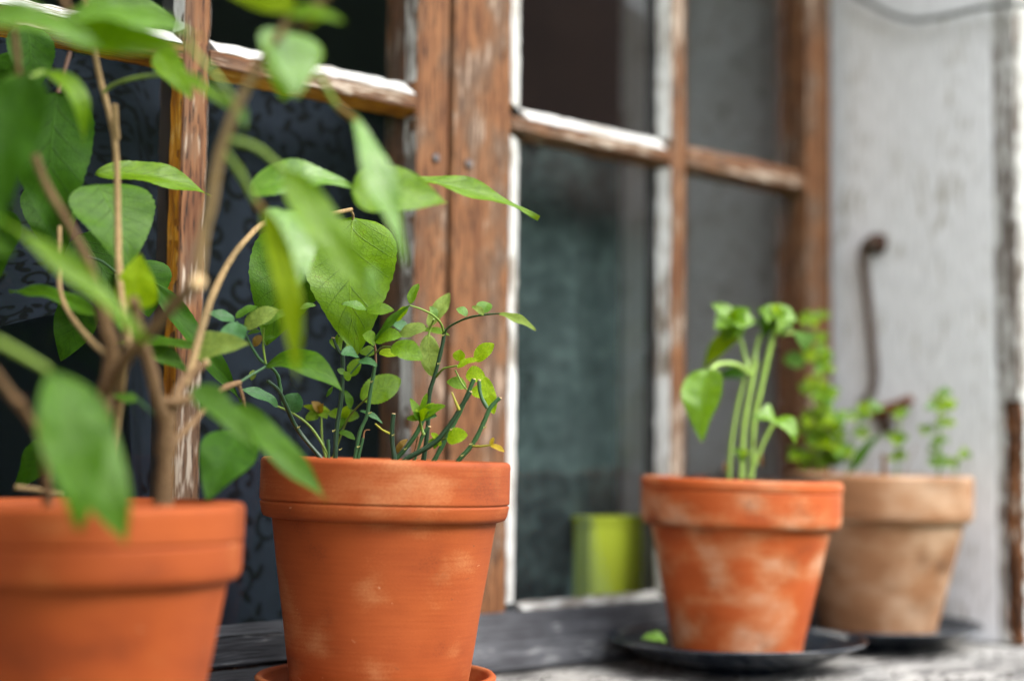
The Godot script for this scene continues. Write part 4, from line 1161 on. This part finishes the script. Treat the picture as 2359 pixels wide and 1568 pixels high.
	for p in [["bright", 827, 958, 28], ["bright", 757, 950, 24], ["lime", 804, 934, 22], ["mid", 782, 990, 20]]:
		lf(p[0], 790, 962, p[1], p[2], p[3], 1.03, rng.randf_range(-0.01, 0.01), 25, 0.1, 0.25, k, 0.18)
	# right-hand shoot
	lf("grey_leaf", 1149, 723, 1234, 761, 19, 0.955, -0.01, 45, 0.08, 0.3, k, 0.12)
	lf("pale", 1076, 727, 1050, 711, 19, 0.975, 0.0, 45, 0.1, 0.25, k, 0.18)
	lf("pale", 1108, 722, 1128, 698, 34, 0.968, 0.005, 30, 0.1, 0.25, k, 0.12)
	lf("grey_leaf", 1114, 726, 1086, 706, 15, 0.96, 0.0, 30, 0.2, 0.35, k, 0.12)
	lf("bright", 945, 701, 964, 653, 21, 0.967, 0.005, 35, 0.05, 0.35, k, 0.1)
	lf("mid", 943, 704, 862, 786, 17, 0.965, 0.005, 40, 0.05, 0.35, k, 0.12)
	lf("lime", 940, 707, 911, 739, 20, 0.97, 0.01, 30, 0.05, 0.3, k, 0.12)
	lf("grey_leaf", 986, 752, 1035, 674, 34, 1.02, 0.01, 25, 0.04, 0.3, k, 0.1)
	lf("pale", 1003, 733, 990, 705, 18, 1.0, 0.0, 30, 0.06, 0.3, k, 0.12)
	lf("grey_leaf", 982, 753, 916, 776, 30, 1.01, 0.0, 40, 0.12, 0.25, k, 0.14)
	lf("bright", 968, 761, 1036, 773, 14, 1.03, 0.0, 45, 0.08, 0.25, k, 0.12)
	lf("teal", 940, 760, 900, 742, 24, 1.05, 0.0, 35, 0.08, 0.25, k, 0.12)
	lf("grey_leaf", 985, 770, 994, 867, 48, 1.015, 0.0, 8, 0.05, 0.15, k, 0.12)
	lf("lime", 1052, 848, 1102, 829, 15, 0.985, 0.0, 50, 0.1, 0.25, k, 0.18)
	lf("lime", 1057, 832, 1059, 805, 29, 1.0, 0.0, 20, 0.06, 0.2, k, 0.14)
	lf("lime", 1094, 832, 1138, 791, 34, 1.0, 0.0, 20, 0.06, 0.2, k, 0.14)
	lf("lime", 1072, 866, 1117, 866, 38, 1.0, 0.0, 25, 0.1, 0.2, k, 0.14)
	lf("lime", 1112, 866, 1138, 954, 36, 1.02, 0.0, 15, 0.08, 0.2, k, 0.14)
	lf("bright", 1074, 892, 1028, 879, 28, 0.99, 0.0, 25, 0.1, 0.2, k, 0.14)
	lf("lime", 1084, 900, 1126, 912, 30, 1.01, 0.0, 25, 0.1, 0.2, k, 0.14)
	for p in [["bright", 944, 917, 18], ["bright", 984, 904, 15], ["lime", 1000, 928, 16], ["bright", 1026, 934, 24], ["teal", 1006, 957, 22], ["bright", 936, 964, 15], ["lime", 962, 938, 22], ["lime", 984, 940, 20], ["mid", 950, 950, 16]]:
		lf(p[0], 967, 966, p[1], p[2], p[3], 0.965, rng.randf_range(-0.012, 0.004), 30, 0.08, 0.3, k, 0.2)
	lf("lime", 1029, 1010, 1077, 1002, 38, 0.955, -0.005, 28, 0.1, 0.22, k, 0.1)
	for p in [["lime", 992, 997, 13], ["bright", 999, 1034, 11], ["lime", 1013, 1028, 10], ["bright", 985, 1018, 10]]:
		lf(p[0], 1010, 1014, p[1], p[2], p[3], 0.958, 0.0, 30, 0.1, 0.3, k, 0.2)
	lf("yellow", 1128, 1026, 1162, 1041, 12, 0.95, 0.0, 35, 0.08, 0.3, k, 0.1)
	lf("yellow", 1130, 1026, 1137, 1007, 10, 0.95, 0.0, 30, 0.05, 0.3, k, 0.1)
	lf("amber", 914, 1042, 940, 1011, 15, 0.985, 0.0, 25, 0.2, 0.35, k, 0.1)

func basil() -> void:
	plant = thing("potted_basil", "leggy basil with pale green stems and one large drooping leaf, in the bright orange pot", "basil", Vector3(0.364, 0.14, 0.1345))
	var d := 1.24
	st("stem", "pale_stem", [Vector3(1679, 1112, d), Vector3(1680, 1085, d), Vector3(1685, 1020, d), Vector3(1699, 935, d), Vector3(1716, 868, d)], 5.6, 4.2)
	st("stem", "pale_stem", [Vector3(1709, 1112, 1.23), Vector3(1710, 1090, 1.23), Vector3(1713, 992, 1.23), Vector3(1727, 907, 1.23), Vector3(1741, 832, 1.23)], 6.4, 5.8)
	st("stem", "pale_stem", [Vector3(1730, 1112, d), Vector3(1733, 1060, d), Vector3(1738, 964, d), Vector3(1751, 905, d), Vector3(1769, 823, d), Vector3(1787, 745, d)], 5.8, 6.4)
	st("stem", "pale_stem", [Vector3(1724, 1112, 1.22), Vector3(1730, 1090, 1.22), Vector3(1746, 1048, 1.22), Vector3(1769, 998, 1.22), Vector3(1783, 975, 1.22)], 5.5, 4.5)
	st("stem", "pale_stem", [Vector3(1728, 858, 1.235), Vector3(1715, 817, 1.24), Vector3(1704, 775, 1.24), Vector3(1690, 745, 1.24)], 5, 4)
	st("stem", "pale_stem", [Vector3(1736, 845, 1.24), Vector3(1742, 805, 1.25), Vector3(1750, 770, 1.25)], 5, 4)
	st("petiole", "pale_stem", [Vector3(1726, 862, 1.23), Vector3(1708, 846, 1.22), Vector3(1688, 838, 1.215), Vector3(1660, 838, 1.21), Vector3(1641, 848, 1.205), Vector3(1634, 864, 1.2)], 5, 5.5)
	st("petiole", "pale_stem", [Vector3(1783, 765, 1.24), Vector3(1806, 768, 1.24), Vector3(1845, 766, 1.24)], 4, 3.5)
	lf("basil", 1634, 850, 1617, 1018, 92, 1.2, -0.015, 26, 0.12, 0.35, 0, 0.0)
	lf("olive", 1704, 762, 1618, 856, 44, 1.25, 0.0, 20, 0.12, 0.25, 0, 0.0)
	lf("deep", 1722, 857, 1652, 870, 30, 1.27, 0.01, 30, 0.08, 0.25, 0, 0.0)
	lf("basil", 1787, 966, 1732, 965, 44, 1.2, -0.01, 38, 0.25, 0.3, 0, 0.0)
	lf("basil", 1787, 964, 1833, 1022, 38, 1.2, -0.01, 38, 0.25, 0.3, 0, 0.0)
	lf("mid", 1846, 764, 1853, 812, 44, 1.24, -0.01, 30, 0.12, 0.3, 0, 0.0)
	for p in [["basil", 1636, 700, 32], ["basil", 1646, 760, 46], ["basil", 1681, 782, 50], ["basil", 1730, 712, 34], ["basil", 1744, 746, 40], ["bright", 1709, 778, 36], ["mid", 1662, 720, 40], ["lime", 1697, 715, 24], ["basil", 1660, 742, 34], ["basil", 1715, 760, 36], ["bright", 1668, 790, 30]]:
		lf(p[0], 1688, 738, p[1], p[2], p[3], 1.235, rng.randf_range(-0.02, 0.01), 38, 0.14, 0.25, 0, 0.0)
	for p in [["basil", 1744, 716, 30], ["basil", 1836, 740, 36], ["lime", 1780, 700, 24], ["bright", 1818, 708, 30], ["mid", 1760, 782, 32], ["mid", 1802, 778, 26], ["mid", 1748, 748, 32], ["lime", 1800, 724, 28], ["basil", 1768, 745, 34], ["basil", 1825, 760, 32], ["bright", 1790, 770, 30]]:
		lf(p[0], 1788, 724, p[1], p[2], p[3], 1.235, rng.randf_range(-0.02, 0.01), 38, 0.14, 0.25, 0, 0.0)
	for p in [["bright", 1689, 1034, 18], ["lime", 1727, 1040, 18], ["bright", 1712, 1066, 18], ["bright", 1700, 1052, 14]]:
		lf(p[0], 1707, 1046, p[1], p[2], p[3], 1.215, 0.0, 30, 0.1, 0.25, 0, 0.0)
	st("stem", "pale_stem", [Vector3(1706, 1108, 1.215), Vector3(1706, 1075, 1.215), Vector3(1707, 1046, 1.215)], 3, 2.5)
	lf("dry", 1757, 1075, 1757, 1042, 12, 1.24, 0.0, 20, 0.1, 0.3, 0, 0.0)
	lf("dry", 1735, 1030, 1738, 1008, 12, 1.24, 0.0, 20, 0.1, 0.3, 0, 0.0)
	lf("dry", 1672, 1086, 1666, 1062, 12, 1.24, 0.0, 20, 0.1, 0.3, 0, 0.0)

func tuft(x: float, y: float, d: float, n: int, size: float, tones: Array) -> void:
	for i in n:
		var a := TAU * (i + rng.randf() * 0.6) / n
		var r := size * rng.randf_range(0.75, 1.15)
		lf(tones[rng.randi() % tones.size()], x + cos(a) * r * 0.12, y + sin(a) * r * 0.1, x + cos(a) * r, y + sin(a) * r * 0.62 - r * 0.1, r * rng.randf_range(0.4, 0.6), d, -0.02 * sin(a), rng.randf_range(15, 50), 0.1, 0.25, 2, 0.0)

func herb() -> void:
	plant = thing("potted_herb", "small-leaved green herb with upright sprigs, in the faded brown pot", "herb", Vector3(0.5771, 0.15, 0.124))
	var d := 1.38
	var tones := ["bright", "bright", "lime", "lime", "pale"]
	st("stem", "young_stem", [Vector3(1884, 1105, d), Vector3(1882, 1050, d), Vector3(1879, 960, d), Vector3(1884, 880, d), Vector3(1882, 800, d), Vector3(1868, 740, d)], 4, 2.5)
	for p in [Vector3(1866, 738, 30), Vector3(1893, 728, 22), Vector3(1886, 820, 40), Vector3(1897, 852, 30), Vector3(1872, 896, 42), Vector3(1902, 912, 40), Vector3(1872, 966, 36), Vector3(1926, 966, 34), Vector3(1884, 1016, 44), Vector3(1920, 1022, 36), Vector3(1890, 1052, 46), Vector3(1842, 1050, 34), Vector3(1932, 1054, 30), Vector3(1856, 990, 30), Vector3(1905, 985, 34), Vector3(1944, 1040, 34), Vector3(1866, 1068, 34), Vector3(1910, 1066, 36), Vector3(1900, 940, 28), Vector3(1890, 780, 22)]:
		tuft(p.x, p.y, d + rng.randf_range(-0.02, 0.02), 8, p.z * 0.95, tones)
	lf("mid", 1856, 832, 1804, 828, 38, d, 0.0, 20, 0.06, 0.2, 2, 0.0)
	lf("lime", 1884, 880, 1896, 930, 30, d, 0.0, 20, 0.06, 0.2, 2, 0.0)
	lf("lime", 1932, 950, 1934, 990, 24, d, 0.0, 20, 0.06, 0.2, 2, 0.0)
	st("stem", "young_stem", [Vector3(1950, 1105, d), Vector3(1956, 1060, d), Vector3(1972, 985, d), Vector3(1990, 945, d)], 3, 2)
	for p in [Vector3(1976, 960, 30), Vector3(2006, 944, 34), Vector3(1982, 1000, 28), Vector3(1934, 1000, 26)]:
		tuft(p.x, p.y, d, 6, p.z * 0.95, ["bright", "lime", "pale"])
	st("stem", "young_stem", [Vector3(2064, 1105, d), Vector3(2068, 1060, d), Vector3(2071, 1000, d), Vector3(2073, 950, d)], 3, 2)
	for p in [Vector3(2073, 956, 26), Vector3(2071, 1012, 28), Vector3(2052, 1006, 18), Vector3(2070, 1052, 26)]:
		tuft(p.x, p.y, d, 7, p.z * 0.95, ["bright", "lime"])
	st("stem", "young_stem", [Vector3(2162, 1105, d), Vector3(2164, 1050, d), Vector3(2163, 980, d), Vector3(2162, 925, d)], 3.5, 2.5)
	for p in [Vector3(2163, 936, 34), Vector3(2188, 934, 22), Vector3(2172, 908, 20), Vector3(2135, 992, 22), Vector3(2178, 976, 26), Vector3(2164, 1016, 24), Vector3(2160, 1066, 32), Vector3(2190, 1068, 24), Vector3(2150, 1040, 18)]:
		tuft(p.x, p.y, d, 7, p.z * 0.95, ["bright", "lime", "pale"])
	st("stem", "young_stem", [Vector3(2196, 1105, d), Vector3(2206, 1070, d), Vector3(2218, 1046, d)], 2, 1.6)
	tuft(2220, 1047, d, 6, 20, ["bright", "lime"])
	lf("mid", 1958, 1090, 2030, 998, 24, 1.36, 0.0, 20, 0.05, 0.3, 1, 0.0)
	st("stub", "dry", [Vector3(2036, 1100, 1.37), Vector3(2036, 1070, 1.37), Vector3(2036, 1046, 1.37)], 6, 5.5, 0.3)
	st("straw", "dry", [Vector3(2080, 1098, 1.37), Vector3(2096, 1060, 1.37), Vector3(2112, 1025, 1.37)], 1.2, 0.8)
	st("straw", "dry", [Vector3(1990, 1098, 1.37), Vector3(2005, 1070, 1.37), Vector3(2024, 1040, 1.37)], 1.2, 0.8)
	# the leaf lying in the dish of the basil
	plant = thing("fallen_leaf", "single pale green leaf lying in the dark blue dish left of the basil pot", "leaf", at(1505, 1476, 1.2))
	lf("pale", 1478, 1472, 1534, 1480, 22, 1.195, -0.01, 55, 0.12, 0.3, 2, 0.0).name = "blade"
